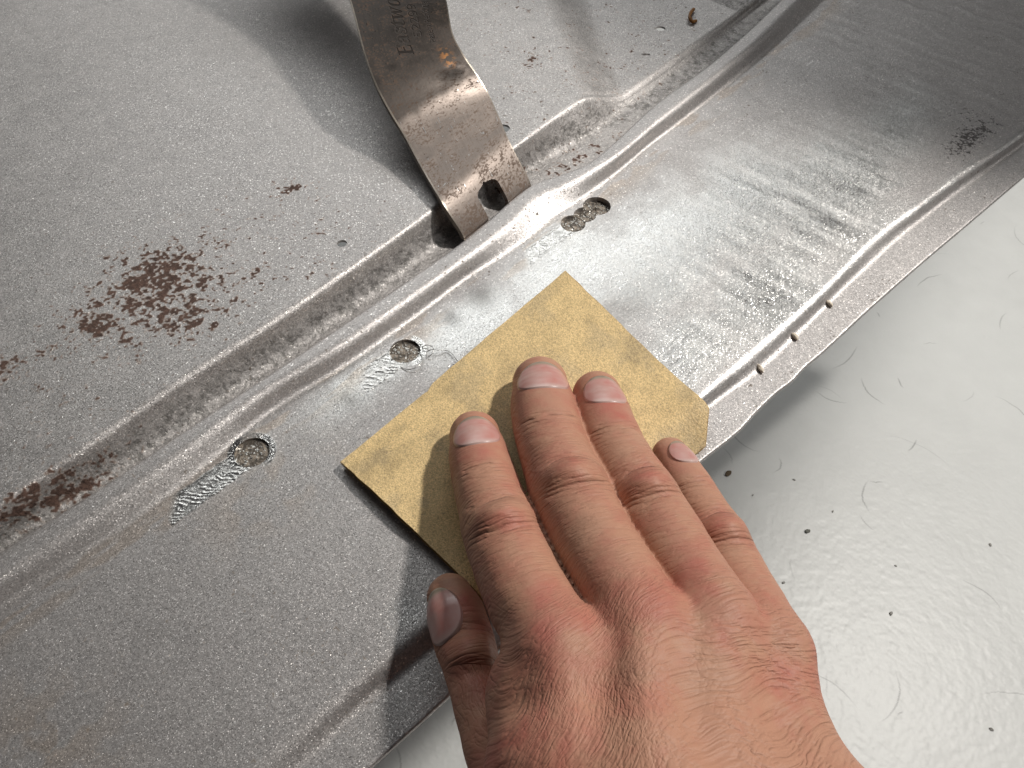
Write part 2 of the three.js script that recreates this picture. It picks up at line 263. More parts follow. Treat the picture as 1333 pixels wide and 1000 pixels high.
    // cutter chatter beside the drilled welds
    for (const [c, len, half, bend, pitch] of grind) {
      const ds = (s - c.s) * 1000, dt = (t - c.t) * 1000 - 0.3;
      const e = 0.5 * (vn(ds * 0.9, 5 + c.s * 900) - 0.5);
      if (ds < 3 && ds > -len - 4 && Math.abs(dt) < half + 1.2) {
        const m = sstep(half + 0.25 + e, half - 0.25 + e, Math.abs(dt)) * sstep(-len - 4, -len, ds + 2.4 * dt * 0.4) * (1 - sstep(1, 3, ds));
        if (m > 0) {
          const ph = (ds + 0.11 * dt * dt * (dt > 0 ? -1 : 0.5) - 0.4 * dt) / pitch + 1.8 * (fbm(ds * 0.35 + c.s * 50, dt * 0.6, 3) - 0.5), f = ph - Math.floor(ph), id = h2(Math.floor(ph) + 40, 3 + Math.round(c.s * 1000));
          const ridge = Math.exp(-((f - 0.5) ** 2) / (0.02 + 0.04 * id)) * (0.35 + 0.65 * id) * sstep(-3.4 + 2.5 * id, -0.5 + 2 * id, dt + 1.2);
          const edgeB = sstep(half - 1.1, half - 0.4, Math.abs(dt) + e) * sstep(0.3, 0.55, vn(ds * 0.8, 9)); hh += m * (-0.5 + 0.8 * ridge * sstep(0.25, 0.5, vn(ds * 0.4 + 3, dt * 0.5)) + 0.6 * edgeB + 0.3 * fbm(ds * 0.9, dt * 1.4, 3)); const lv = 0.56 + 0.12 * ridge + 0.1 * (g0 - 0.5);
          r = lerp(r, lv, m); g = lerp(g, lv * 0.975, m); b = lerp(b, lv * 0.94, m); ro = lerp(ro, 0.26 + 0.14 * vn(ds * 0.7, dt * 0.9), m); met = lerp(met, 1, m);
        }
      }
      const rr = Math.hypot(ds, dt + 0.3), R = 4.6;
      if (c !== wl[2] && rr < R + 2.6) { const m = sstep(R + 2.6, R + 2.0, rr) * sstep(0.35, 0.6, vn(Math.atan2(dt, ds) * 1.3 + c.s * 100, 2)) ; if (m > 0) { const f = (rr * 0.8) % 1; hh += m * 0.25 * vn(rr * 1.3, Math.atan2(dt, ds) * 3); r = lerp(r, 0.55, m * 0.7); g = lerp(g, 0.54, m * 0.7); b = lerp(b, 0.52, m * 0.7); ro = lerp(ro, 0.22, m); met = lerp(met, 1, m); } }
    }
    col[4 * k] = enc(r); col[4 * k + 1] = enc(g); col[4 * k + 2] = enc(b); col[4 * k + 3] = 255;
    orm[4 * k] = 255; orm[4 * k + 1] = 255 * clamp(ro, 0.08); orm[4 * k + 2] = 255 * clamp(met); orm[4 * k + 3] = 255; hgt[k] = hh;
  }
  return [colorTex(col, W, H), dataTex(orm, W, H), heightTex(hgt, W, H)];
}

// ---------------------------------------------------------------- workshop floor
const FLOOR_Y = -0.25;
{
  const W = 1024, col = new Uint8Array(W * W * 4), hgt = new Float32Array(W * W);
  const SIZE = 0.5;   // metres per tile
  for (let j = 0; j < W; j++) for (let i = 0; i < W; i++) {
    const k = j * W + i, x = i / W, y = j / W;
    const per = (f, o, sx = 0) => { // tileable noise by blending
      const a = fbm(x * f + sx, y * f, o), b = fbm((x - 1) * f + sx, y * f, o), c = fbm(x * f + sx, (y - 1) * f, o), d = fbm((x - 1) * f + sx, (y - 1) * f, o);
      return lerp(lerp(a, b, x), lerp(c, d, x), y);
    };
    const n = per(9, 4), m = per(40, 3, 50), peel = per(150, 2, 7);
    let L = 0.62 + 0.06 * (n - 0.5) + 0.07 * (m - 0.5) + 0.015 * (h2(i, j) - 0.5);
    col[4 * k] = enc(L * 0.995); col[4 * k + 1] = enc(L); col[4 * k + 2] = enc(L * 0.975); col[4 * k + 3] = 255; hgt[k] = peel;
  }
  // scuff arcs
  const rnd = mulberry(77);
  for (let q = 0; q < 90; q++) {
    const cx = rnd() * W, cy = rnd() * W, R = 20 + rnd() * 90, a0 = rnd() * 6.28, da = 0.4 + rnd() * 1.1, dk = 0.91 + rnd() * 0.07;
    for (let a = a0; a < a0 + da; a += 0.5 / R) { const f = Math.sin((a - a0) / da * Math.PI), wob = 1.5 * vn(a * 6, q); for (let w = 0; w < 2; w++) { const X = ((cx + Math.cos(a) * (R + wob) + w) % W + W) % W | 0, Y = ((cy + Math.sin(a) * (R * 0.8 + wob)) % W + W) % W | 0, k = (Y * W + X) * 4, d = lerp(1, dk, f); col[k] *= d; col[k + 1] *= d; col[k + 2] *= d; } }
  }
  const ct = colorTex(col, W, W), ht = heightTex(hgt, W, W);
  const g = new THREE.PlaneGeometry(5, 5, 1, 1); g.rotateX(-Math.PI / 2);
  const uv = g.attributes.uv, ps = g.attributes.position; for (let k = 0; k < uv.count; k++) uv.setXY(k, ps.getX(k) / SIZE, ps.getZ(k) / SIZE);
  const floor = meshOf('floor', g, new THREE.MeshPhysicalMaterial({ map: ct, bumpMap: ht, bumpScale: 0.00035, roughness: 0.42 }), scene);
  floor.position.y = FLOOR_Y; floor.userData.kind = 'structure';
}

// unseen panel added above, beyond the frame, to shade the sill's far end
{
  const lamp = KEY_DIR.clone().multiplyScalar(KEY_DIST), y = 0.40, lift = (x, z) => V3(x, 0, z).lerp(lamp, y / lamp.y);
  const a = lift(0.004, -0.225), b = lift(0.195, -0.085), dir = b.clone().sub(a).normalize(), out = V3(dir.z, 0, -dir.x);
  const d = new THREE.Group(); d.position.copy(a).lerp(b, 0.5).addScaledVector(dir, -0.12).addScaledVector(out, 0.11); d.rotation.y = Math.atan2(-dir.z, dir.x);
  meshOf('shade_slab', new RoundedBoxGeometry(0.38, 0.03, 0.22, 4, 0.012), new THREE.MeshStandardMaterial({ color: 0x6b6a68, metalness: 0.4, roughness: 0.5 }), d);
  scene.add(d); tag(d, 'shade_panel', 'grey unseen panel added above the sill to shade its far end', 'car door');
}

// tiny tilted flakes of the metallic primer, as a tiling normal map (75 mm a side)
const flakeTex = (rx, ry) => { const W = 768, d = new Uint8Array(W * W * 4); for (let j = 0; j < W; j++) for (let i = 0; i < W; i++) { const k = (j * W + i) * 4, a = i >> 1, b = j >> 1, an = h2(a + 311, b) * 6.283, m = Math.pow(h2(a, b + 977), 3) * 0.8 + 0.1 * h2(a + 5, b + 5); d[k] = 127.5 + 127 * m * Math.cos(an); d[k + 1] = 127.5 + 127 * m * Math.sin(an); d[k + 2] = 127.5 + 127 * Math.sqrt(1 - Math.min(0.95, m * m)); d[k + 3] = 255; } const t = dataTex(d, W, W); t.repeat.set(rx, ry); return t; };

// ---------------------------------------------------------------- the car's floor pan
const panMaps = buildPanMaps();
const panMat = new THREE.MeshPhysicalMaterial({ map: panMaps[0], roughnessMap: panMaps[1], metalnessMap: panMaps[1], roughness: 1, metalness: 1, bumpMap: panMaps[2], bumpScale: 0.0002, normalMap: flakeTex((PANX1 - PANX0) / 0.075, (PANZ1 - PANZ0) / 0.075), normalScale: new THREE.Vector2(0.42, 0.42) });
const panUV = (x, z) => [(x - PANX0) / (PANX1 - PANX0), (z - PANZ0) / (PANZ1 - PANZ0)];
{
  const nu = 700, s0 = -0.28, s1 = 0.455, cols = [];
  for (let i = 0; i < nu; i++) {
    const s = lerp(s0, s1, i / (nu - 1)), ta = slopeTop(s), tf = slopeFoot(s), tr = rimBack(s);
    const pa = fromST(s, ta, PH * 0.001), [ua, va] = toPx(pa.x, PH * 0.001, pa.z), drop = panDrop(ua, va) * 0.001;
    cols.push(profile([[ta - 0.34, PH * 0.001], [ta, PH * 0.001 - drop], [tf, 0.0014], [tr + 0.005, 0.0008]], [0, 0.0022, 0.003, 0], [300, 8, 10]).map(([t, y], j) => {
      const p = fromST(s, t, y);
      if (t < ta - 0.0005) { const [u, v] = toPx(p.x, PH * 0.001, p.z); const near = sstep(0.03, 0, ta - t); p.y = y + drop * (t < ta - 0.002 ? lerp((t - (ta - 0.34)) / 0.34, 1, 0) : 1) - (t < ta - 0.002 ? panDrop(u, v) * 0.001 : drop); if (t > ta - 0.0022) p.y = y; p.y += 0.0003 * (fbm(p.x * 40, p.z * 40, 2) - 0.5) * (1 - near); }
      p.s = s; p.t = t; p.y0 = y;
      const lip = gauss(t - ta, 0, 0, 0, 0.0012, 1) * 0.00035 * sstep(0.02, 0.12, s); p.y += lip * (1 - drop / 0.0075);
      return p;
    }));
  }
  for (const c of cols) { const s = c[0].s, ta = slopeTop(s); let acc = 0; for (let j = 0; j < c.length; j++) { if (c[j].t <= ta) c[j].unroll = c[j].t; else { const b = c[j - 1], base = b.t <= ta ? ta : b.t, by = b.t <= ta ? b.y0 : b.y0; acc = (b.t <= ta ? ta : b.unroll) + Math.hypot(c[j].t - base, c[j].y0 - by); c[j].unroll = acc; } } }
  const nv = cols[0].length;
  const holeEll = (u, v, r, q = 1) => { const p = U(u, v, PH - panDrop(u, v)); return { x: p.x, z: p.z, r: (a) => r * (q === 1 ? 1 : 1 / Math.hypot(Math.cos(a) / q, Math.sin(a))), max: r * Math.max(1, q), depth: 0.0009 }; };
  const holes = [holeEll(445, 317, 0.0017), holeEll(860, 37, 0.0022, 1), holeEll(655, 167, 0.0026), holeEll(841, 71, 0.0009, 2.2)];
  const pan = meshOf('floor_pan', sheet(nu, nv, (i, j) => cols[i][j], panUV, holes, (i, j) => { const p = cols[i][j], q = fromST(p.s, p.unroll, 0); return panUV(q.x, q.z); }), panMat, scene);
  tag(pan, 'floor_pan', 'rust-speckled grey floor pan with a step down to the sill', 'floor pan');
}

// ---------------------------------------------------------------- the sill
const sillMaps = buildSillMaps();
const sillMat = new THREE.MeshPhysicalMaterial({ map: sillMaps[0], roughnessMap: sillMaps[1], metalnessMap: sillMaps[1], roughness: 1, metalness: 1, bumpMap: sillMaps[2], bumpScale: 0.0002, normalMap: flakeTex((SS1 - SS0) / 0.075, (ST1 - ST0) / 0.075), normalScale: new THREE.Vector2(0.32, 0.32) });
const sillUV = (x, z) => { const [s, t] = toST(x, z); return [(s - SS0) / (SS1 - SS0), (t - ST0) / (ST1 - ST0)]; };
const sill = new THREE.Group(); scene.add(sill);
{
  const nu = 1080, s0 = -0.19, s1 = 0.455, cols = [];
  for (let i = 0; i < nu; i++) {
    const s = lerp(s0, s1, i / (nu - 1)), a = rimBack(s), b = Math.max(wallTop(s), a + 0.0012), c = Math.max(wallBase(s), b + 0.0006), d = crease(s), e = Math.max(stepBase(s), d + 0.0009), f = Math.max(lipEdge(s), e + 0.003);
    cols.push(profile([[a + 0.0012, 0.0013], [a, 0.0018], [a, (HR - 0.5) * 0.001], [b, HR * 0.001], [c, 0], [d, 0], [e, -0.0036], [f, -0.0030], [f + 0.0001, -0.0044], [f - 0.004, -0.0048]], [0, 0.0002, 0.0014, 0.0024, 0.0016, 0.0018, 0.0014, 0.0007, 0.0002, 0], [1, 3, 4, 5, 120, 4, 24, 2, 3]).map(([t, y]) => {
      const p = fromST(s, t, y);
      if (y > -0.003 && t > c + 0.001 && t < d + 0.001) {
        const [u, v] = toPx(p.x, 0, p.z), q = sstep(c + 0.001, c + 0.012, t) * sstep(d + 0.001, d - 0.006, t);
        // hammered ripples across the upper half, and a gentle crown
        const z = sstep(0.10, 0.20, s), rip = Math.pow(vn(s * 210 + 2 * fbm(s * 30, t * 60, 2), 3), 2) * sstep(0.25, 0.6, fbm(s * 60 + 7, t * 45, 2));
        p.y += q * (z * 0.00022 * rip + 0.0006 * (fbm(s * 14, t * 22 + 2, 2) - 0.5) * z + 0.0002 * (fbm(s * 60, t * 60, 2) - 0.5));
      }
      p.s = s; p.t = t; p.y0 = y; p.c = c;
      if (y < -0.0025) p.y += 0.00035 * (fbm(s * 55 + 4, 2.5, 2) - 0.5);
      return p;
    }));
  }
  for (const c of cols) { let j0 = c.findIndex((p) => p.t >= p.c && p.y0 < 0.0005); for (let j = j0; j < c.length; j++) c[j].unroll = j === j0 ? c[j].t : c[j - 1].unroll + Math.hypot(c[j].t - c[j - 1].t, c[j].y0 - c[j - 1].y0); for (let j = j0 - 1; j >= 0; j--) c[j].unroll = c[j + 1].unroll - Math.hypot(c[j].t - c[j + 1].t, c[j].y0 - c[j + 1].y0); }
  meshOf('pressed_panel', sheet(nu, cols[0].length, (i, j) => cols[i][j], sillUV, welds, (i, j) => { const p = cols[i][j]; return [(p.s - SS0) / (SS1 - SS0), (p.unroll - ST0) / (ST1 - ST0)]; }), sillMat, sill);
  // what the cutter uncovered under the top sheet
  const W = 128, col = new Uint8Array(W * W * 4), orm = new Uint8Array(W * W * 4), hg = new Float32Array(W * W);
  for (let j = 0; j < W; j++) for (let i = 0; i < W; i++) { const k = j * W + i, n = fbm(i * 0.06, j * 0.06, 4), m = fbm(i * 0.15 + 9, j * 0.15, 3), L = 0.10 + 0.16 * sstep(0.35, 0.7, n), sh = sstep(0.58, 0.68, m); col[4 * k] = enc(lerp(L, 0.45, sh)); col[4 * k + 1] = enc(lerp(L * 0.84, 0.43, sh)); col[4 * k + 2] = enc(lerp(L * 0.68, 0.4, sh)); col[4 * k + 3] = 255; orm[4 * k] = 255; orm[4 * k + 1] = 255 * lerp(0.6, 0.25, sh); orm[4 * k + 2] = 255 * lerp(0.35, 1, sh); orm[4 * k + 3] = 255; hg[k] = n + 0.4 * m; }
  const ct = colorTex(col, W, W), ot = dataTex(orm, W, W), ht = heightTex(hg, W, W);
  const nugMat = new THREE.MeshStandardMaterial({ map: ct, roughnessMap: ot, metalnessMap: ot, roughness: 1, metalness: 1, bumpMap: ht, bumpScale: 0.0004 });
  const nugget = (x, z, y, r, amp, seed, name) => {
    const n = 26, pos = [], uv = [], idx = [];
    for (let a = 0; a <= n; a++) for (let q = 0; q < 40; q++) { const rr = r * a / n, an = q / 40 * Math.PI * 2, X = Math.cos(an) * rr, Z = Math.sin(an) * rr; pos.push(x + X, y + amp * (fbm(X * 500 + seed, Z * 500, 3) - 0.5) + (a === n ? 0.0002 : 0) + 0.0006 * amp / 0.001 * Math.exp(-rr * rr / 1.2e-6), z + Z); uv.push(X * 110 + seed * 0.37, Z * 110); }
    for (let a = 0; a < n; a++) for (let q = 0; q < 40; q++) { const b = (q + 1) % 40; idx.push(a * 40 + q, a * 40 + b, (a + 1) * 40 + q, a * 40 + b, (a + 1) * 40 + b, (a + 1) * 40 + q); }
    const g = new THREE.BufferGeometry(); g.setAttribute('position', new THREE.Float32BufferAttribute(pos, 3)); g.setAttribute('uv', new THREE.Float32BufferAttribute(uv, 2)); g.setIndex(idx); g.computeVertexNormals();
    meshOf('weld_nugget', g, nugMat, sill).userData.label = name;
  };
  nugget(welds[0].x, welds[0].z, -0.0009, 0.0052, 0.0003, 1, 'brown drilled-out weld spot, lowest along the sill');
  nugget(welds[1].x, welds[1].z, -0.0010, 0.0051, 0.0002, 5, 'flat grey-brown drilled-out weld spot beside the curl of swarf');
  nugget(welds[2].pair[0].x, welds[2].pair[0].z, -0.0012, 0.0048, 0.0007, 9, 'round drilled weld spot with a raised nub');
  nugget(welds[2].pair[1].x, welds[2].pair[1].z, -0.0019, 0.0054, 0.0014, 14, 'rough shiny weld bore next to the rim');
  { const w = welds[2], [ws, wt] = toST(w.x, w.z), n = 24, m = 14, ps = [], uv = [], ix = []; for (let j = 0; j <= m; j++) for (let i = 0; i <= n; i++) { const s = ws + (i / n - 0.5) * 0.026, t = wt + (j / m - 0.5) * 0.0135, p = fromST(s, t, -0.0020 + 0.0007 * (fbm(s * 700, t * 700, 3) - 0.5)); ps.push(p.x, p.y, p.z); uv.push(s * 110, t * 110); }
    for (let j = 0; j < m; j++) for (let i = 0; i < n; i++) { const a = j * (n + 1) + i; ix.push(a, a + n + 1, a + 1, a + 1, a + n + 1, a + n + 2); }
    const g = new THREE.BufferGeometry(); g.setAttribute('position', new THREE.Float32BufferAttribute(ps, 3)); g.setAttribute('uv', new THREE.Float32BufferAttribute(uv, 2)); g.setIndex(ix); g.computeVertexNormals(); meshOf('inner_flange', g, nugMat, sill); }
  // dabs of old sealer on the lip
  const sealMat = new THREE.MeshStandardMaterial({ color: new THREE.Color().setRGB(0.62, 0.54, 0.44), roughness: 0.8 });
  for (const [u, v] of [[990, 480], [1035, 438], [1080, 395]]) { const g = new THREE.SphereGeometry(0.0013, 14, 10), p = U(u, v, -2.75), ps = g.attributes.position; for (let k = 0; k < ps.count; k++) { const f = 0.8 + 0.5 * vn(ps.getX(k) * 1800 + u, ps.getZ(k) * 1800); ps.setXYZ(k, ps.getX(k) * f * 0.55, ps.getY(k) * 0.5 * f, ps.getZ(k) * f * 1.25); } g.computeVertexNormals(); g.rotateY(0.35); g.translate(p.x, p.y, p.z); meshOf('sealer_dab', g, sealMat, sill); }
  tag(sill, 'sill_panel', 'grey sill panel with a sanded bright top, raised rim and drilled welds', 'sill panel');
}

// ---------------------------------------------------------------- sandpaper
const paper = new THREE.Group(); scene.add(paper);
function paperH(p, q) { return 0.7 + 2.9 * Math.pow(1 - p * 0.92, 3) * (0.55 + 0.45 * Math.sin(clamp(q * 1.25 + 0.15) * Math.PI)) * 1.0; }
{
  const W = 1024, H = 1024, col = new Uint8Array(W * H * 4), hg = new Float32Array(W * H);
  for (let j = 0; j < H; j++) for (let i = 0; i < W; i++) {
    const k = j * W + i, g0 = h2(i + 90, j + 13), g1 = vn(i * 0.31, j * 0.31), m = fbm(i * 0.02, j * 0.02, 4), dk = fbm(i * 0.008 + 3, j * 0.008, 3);
    let L = 0.86 + 0.5 * (g1 - 0.5) + 0.26 * (g0 - 0.5); L *= 1 - 0.16 * sstep(0.4, 0.85, m) - 0.16 * sstep(0.4, 0.8, dk);
    const lo = sstep(0.52, 0.75, fbm(i * 0.012 + 60, j * 0.012, 5)) * 0.35; let r = lerp(0.78, 0.42, lo) * L, g = lerp(0.57, 0.34, lo) * L, b = lerp(0.28, 0.22, lo) * L;
    if (vn(i * 0.33 + 70, j * 0.33 + 20) > 0.93) { r *= 0.4; g *= 0.4; b *= 0.5; }
    if (vn(i * 0.12 + 31, j * 0.12 + 12) > 0.985) { r *= 0.35; g *= 0.36; b *= 0.5; }
    col[4 * k] = enc(r); col[4 * k + 1] = enc(g); col[4 * k + 2] = enc(b); col[4 * k + 3] = 255; hg[k] = 0.6 * g1 + 0.4 * g0;
  }
  const pm = new THREE.MeshPhysicalMaterial({ map: colorTex(col, W, H), roughness: 0.55, bumpMap: heightTex(hg, W, H), bumpScale: 0.00014, specularIntensity: 0.7 });
  const backM = new THREE.MeshStandardMaterial({ color: new THREE.Color().setRGB(0.45, 0.30, 0.13), roughness: 0.8 });
  // corners: p runs from the thick lower-left edge to the far end, q across
  const layer = (name, mat, lift, grow, turn, sag) => {
    const NP = 60, NQ = 48, th = 0.00028;
    const CL = U(443, 600, 3.2 + lift), CT_ = U(737, 355, 0.8 + lift), CR = U(946, 556, 0.2 + lift), CB = U(640, 786, 3.0 + lift);
    const cen = CL.clone().add(CT_).add(CR).add(CB).multiplyScalar(0.25);
    const P = (p, q) => {
      const x = lerp(lerp(CL.x, CT_.x, p), lerp(CB.x, CR.x, p), q), z = lerp(lerp(CL.z, CT_.z, p), lerp(CB.z, CR.z, p), q);
      // clip the corner by the lip
      let ex = 1 + grow, X = cen.x + (x - cen.x) * ex, Z = cen.z + (z - cen.z) * ex; const c = Math.cos(turn), s = Math.sin(turn), dx = X - cen.x, dz = Z - cen.z; X = cen.x + dx * c - dz * s; Z = cen.z + dx * s + dz * c;
      const [ss, tt] = toST(X, Z), over = Math.max(0, tt - crease(ss) + 0.002);
      let y = (paperH(p, q) * sag + lift) * 0.001 - Math.min(0.0028, over * over * 40) + 0.00022 * (fbm(X * 90, Z * 90 + lift, 2) - 0.5) * 2;
      y += 0.0024 * gauss(p, q, 1, 0.95, 0.10, 0.16) + 0.0007 * gauss(p, q, 0.55, 0.05, 0.2, 0.25) + 0.0005 * gauss(p, q, 1, 0.1, 0.2, 0.25);
      return V3(X, y, Z);
    };
    const edgeN = (p, q) => { const e = 0.0035; return [p + (p === 0 || p === 1 ? e * (vn(q * 22, 3 + lift) - 0.5) : 0), q + (q === 0 || q === 1 ? e * 1.4 * (vn(p * 16 + 4, 7 + lift) - 0.5) + (q === 0 ? 0.008 * gauss(p, 0, 0.34, 0, 0.012, 1) - 0.010 * sstep(0.33, 0.36, p) : 0) : 0)]; };
    const top = [], pos = [], uv = [], idx = [];
    for (let j = 0; j <= NQ; j++) for (let i = 0; i <= NP; i++) {
      let [p, q] = edgeN(i / NP, j / NQ);
      const cut = (p - 1) / 0.10 + (q - 1) / 0.10 + 1; if (cut > 0) { p -= cut * 0.10 * 0.5; q -= cut * 0.10 * 0.5; }
      top.push(P(p, q)); uv.push(p * 1.0, q * 0.72);
    }
    const n = top.length, w = NP + 1;
    for (const a of top) pos.push(a.x, a.y, a.z); for (const a of top) pos.push(a.x, a.y - th, a.z);
    for (let j = 0; j < NQ; j++) for (let i = 0; i < NP; i++) { const a = j * w + i; idx.push(a, a + w, a + 1, a + 1, a + w, a + w + 1); idx.push(n + a, n + a + 1, n + a + w, n + a + 1, n + a + w + 1, n + a + w); }
    const g = new THREE.BufferGeometry(); g.setAttribute('position', new THREE.Float32BufferAttribute(pos, 3)); g.setAttribute('uv', new THREE.Float32BufferAttribute([...uv, ...uv], 2)); g.setIndex(idx); g.computeVertexNormals();
    // side walls
    const loop = []; for (let i = 0; i < NP; i++) loop.push(i); for (let j = 0; j < NQ; j++) loop.push(j * w + NP); for (let i = NP; i > 0; i--) loop.push(NQ * w + i); for (let j = NQ; j > 0; j--) loop.push(j * w);
    const sp = [], si = [], su = []; loop.forEach((k) => { const a = top[k]; sp.push(a.x, a.y, a.z, a.x, a.y - th, a.z); su.push(uv[2 * k], uv[2 * k + 1], uv[2 * k], uv[2 * k + 1]); });
    for (let k = 0; k < loop.length; k++) { const b = (k + 1) % loop.length; si.push(2 * k, 2 * b, 2 * k + 1, 2 * b, 2 * b + 1, 2 * k + 1); }
    const sg = new THREE.BufferGeometry(); sg.setAttribute('position', new THREE.Float32BufferAttribute(sp, 3)); sg.setAttribute('uv', new THREE.Float32BufferAttribute(su, 2)); sg.setIndex(si); sg.computeVertexNormals();
    meshOf(name, mergeGeometries([g, sg]), mat, paper);
  };
  layer('upper_fold', pm, 0.35, 0, 0, 1);
  layer('lower_fold', backM, -0.25, 0.004, 0.003, 0.72);
  tag(paper, 'sandpaper', 'gold folded sheet of sandpaper pressed under the fingers', 'sandpaper');
}

// ---------------------------------------------------------------- pry tool tucked behind the rim
{
  const Lp = [[613, 322, 3.4], [604, 310, 5.2], [578, 268, 15.2], [550, 221, 19], [525, 175, 23.5], [508, 147, 27.5], [490, 113, 32.5], [475, 73, 37.5], [455, 0, 45], [428, -70, 52], [388, -140, 62], [330, -210, 72], [250, -280, 82]];
  const Rp = [[699, 249, 3.4], [690, 237, 5.2], [665, 188, 15.2], [650, 153, 19], [634, 118, 23.5], [622, 98, 27.5], [606, 75, 32.5], [590, 45, 37.5], [581, 0, 45], [563, -75, 52], [520, -165, 62], [450, -255, 72], [360, -330, 82]];
  const keep = (q) => { const p = U(...q), [ss, tt] = toST(p.x, p.z), lim = rimBack(ss) - 0.0004; return tt > lim ? fromST(ss, lim, p.y) : p; };
  const cl = new THREE.CatmullRomCurve3(Lp.map(keep), false, 'centripetal'), cr = new THREE.CatmullRomCurve3(Rp.map(keep), false, 'centripetal');
  const NA = 240, NB = 8, th = 0.0016, pos = [], uv = [], idx = [];
  // arc-length tables by control point, so that both edges share rows
  const row = (a) => [cl.getPoint(a), cr.getPoint(a)];
  const slotA = 0.146, slotHalf = 0.15;   // the notch reaches up to row slotA
  const side = (i, b) => { const a = i / NA; let e = 0; if (a < slotA) { const k = (slotA - a) / 0.016; e = slotHalf * (k < 1 ? Math.sqrt(1 - (1 - k) * (1 - k)) : 1); } return e; };
  const acc = [0]; { let pr = null; for (let i = 0; i <= NA; i++) { const [l, r] = row(i / NA), m = l.clone().lerp(r, 0.5); if (pr) acc.push(acc[acc.length - 1] + m.distanceTo(pr)); pr = m; } }
  const put = (half) => {
    const base = pos.length / 3, w = NB + 1, P = [];
    for (let i = 0; i <= NA; i++) for (let j = 0; j <= NB; j++) {
      const [l, r] = row(i / NA), e = side(i), x = half ? lerp(0.5 + e, 1, j / NB) : lerp(0, 0.5 - e, j / NB);
      const p = l.clone().lerp(r, x), [l2, r2] = row(Math.min(1, i / NA + 0.004)), [l1, r1] = row(Math.max(0, i / NA - 0.004));
      const along = l2.clone().lerp(r2, x).sub(l1.clone().lerp(r1, x)), across = r.clone().sub(l), nr = along.clone().cross(across).normalize(); if (nr.y < 0) nr.negate();
      P.push([p, nr, x, acc[i]]);
    }
    for (const [p, nr, x, a] of P) { pos.push(p.x, p.y, p.z); uv.push(x, a / 0.16); }
    for (const [p, nr, x, a] of P) { pos.push(p.x - nr.x * th, p.y - nr.y * th, p.z - nr.z * th); uv.push(x, a / 0.16); }
    const n = P.length;
    for (let i = 0; i < NA; i++) for (let j = 0; j < NB; j++) { const a = base + i * w + j; idx.push(a, a + 1, a + w, a + 1, a + w + 1, a + w); const c = a + n; idx.push(c, c + w, c + 1, c + 1, c + w, c + w + 1); }
    const wall = (list) => { const o = pos.length / 3; list.forEach((q) => { const [p, nr, x, a] = P[q], y = p.clone().addScaledVector(nr, -th); pos.push(p.x, p.y, p.z, y.x, y.y, y.z); uv.push(x, a / 0.16, x, a / 0.16); }); for (let k = 0; k < list.length - 1; k++) idx.push(o + 2 * k, o + 2 * k + 2, o + 2 * k + 1, o + 2 * k + 2, o + 2 * k + 3, o + 2 * k + 1); };
    const R = (j) => Array.from({ length: NA + 1 }, (_, i) => i * w + j), C = (i) => Array.from({ length: w }, (_, j) => i * w + j);
    wall(half ? R(NB) : R(0)); wall(C(0)); wall(C(NA)); wall((half ? R(0) : R(NB)).slice(0, Math.ceil(slotA * NA) + 1));
  };
  put(0); put(1);
  const g = new THREE.BufferGeometry(); g.setAttribute('position', new THREE.Float32BufferAttribute(pos, 3)); g.setAttribute('uv', new THREE.Float32BufferAttribute(uv, 2)); g.setIndex(idx); g.computeVertexNormals();
  // steel with rust, scratches and the stamped lettering: uv.y = 1 is 120 mm along the blade
  const W = 512, H = 2048, cv = document.createElement('canvas'); cv.width = W; cv.height = H; const c2 = cv.getContext('2d');
  c2.fillStyle = '#fff'; c2.fillRect(0, 0, W, H);
  const mmU = W / 25, mmV = H / 160;   // texture pixels per mm
  c2.fillStyle = '#000'; c2.textBaseline = 'alphabetic';
  const put2 = (txt, font, px, xFrac, aMm, size, stretch = 1) => { c2.save(); c2.translate(xFrac * W, aMm * mmV); c2.transform(0, mmV / 10, mmU / 10, 0, 0, 0); c2.transform(1, 0, 0, 1, 0, 0); c2.font = `${font} ${size * 10}px ${px}`; c2.scale(stretch, 1); c2.fillText(txt, 0, 0); c2.restore(); };
  const TXT = 0.5;
  put2('Eastwood', 'bold italic', 'serif', 0.51, 71, 5.6, 1.3);
  put2('52299', '', 'sans-serif', 0.66, 78, 3.2, 1.9);
  put2('Patent Pending', '', 'sans-serif', 0.79, 74, 2.3, 1.4);
  const txt = c2.getImageData(0, 0, W, H).data;
  const col = new Uint8Array(W * H * 4), orm = new Uint8Array(W * H * 4), hg = new Float32Array(W * H);
  for (let j = 0; j < H; j++) for (let i = 0; i < W; i++) {
    const k = j * W + i, X = i / mmU, Y = j / mmV, low = 1 - sstep(50.0, 54.0, Y - 0.18 * (X - 12) + 0.9 * (fbm(X * 0.5, Y * 0.2, 3) - 0.5) * 3);  // blackish steel above the bend, its turned-away shade painted in as well
    const n = fbm(X * 0.35, Y * 0.35, 4), m = fbm(X * 1.3 + 20, Y * 1.3, 3), g0 = h2(i, j), st = vn(X * 6, Y * 0.25);
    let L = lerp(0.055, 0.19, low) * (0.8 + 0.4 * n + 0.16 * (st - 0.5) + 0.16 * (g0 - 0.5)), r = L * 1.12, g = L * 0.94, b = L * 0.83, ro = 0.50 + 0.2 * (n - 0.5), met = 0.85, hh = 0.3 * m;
    const ru = 0.75 * sstep(0.55, 0.70, 0.35 * n + 0.65 * fbm(X * 2.2 + 7, Y * 2.2, 4) + 0.02 * low + (low ? 0.07 * sstep(26, 4, Y) : 0)); r = lerp(r, 0.11, ru * 0.8); g = lerp(g, 0.062, ru * 0.8); b = lerp(b, 0.036, ru * 0.8); ro = lerp(ro, 0.8, ru); met = lerp(met, 0.2, ru);
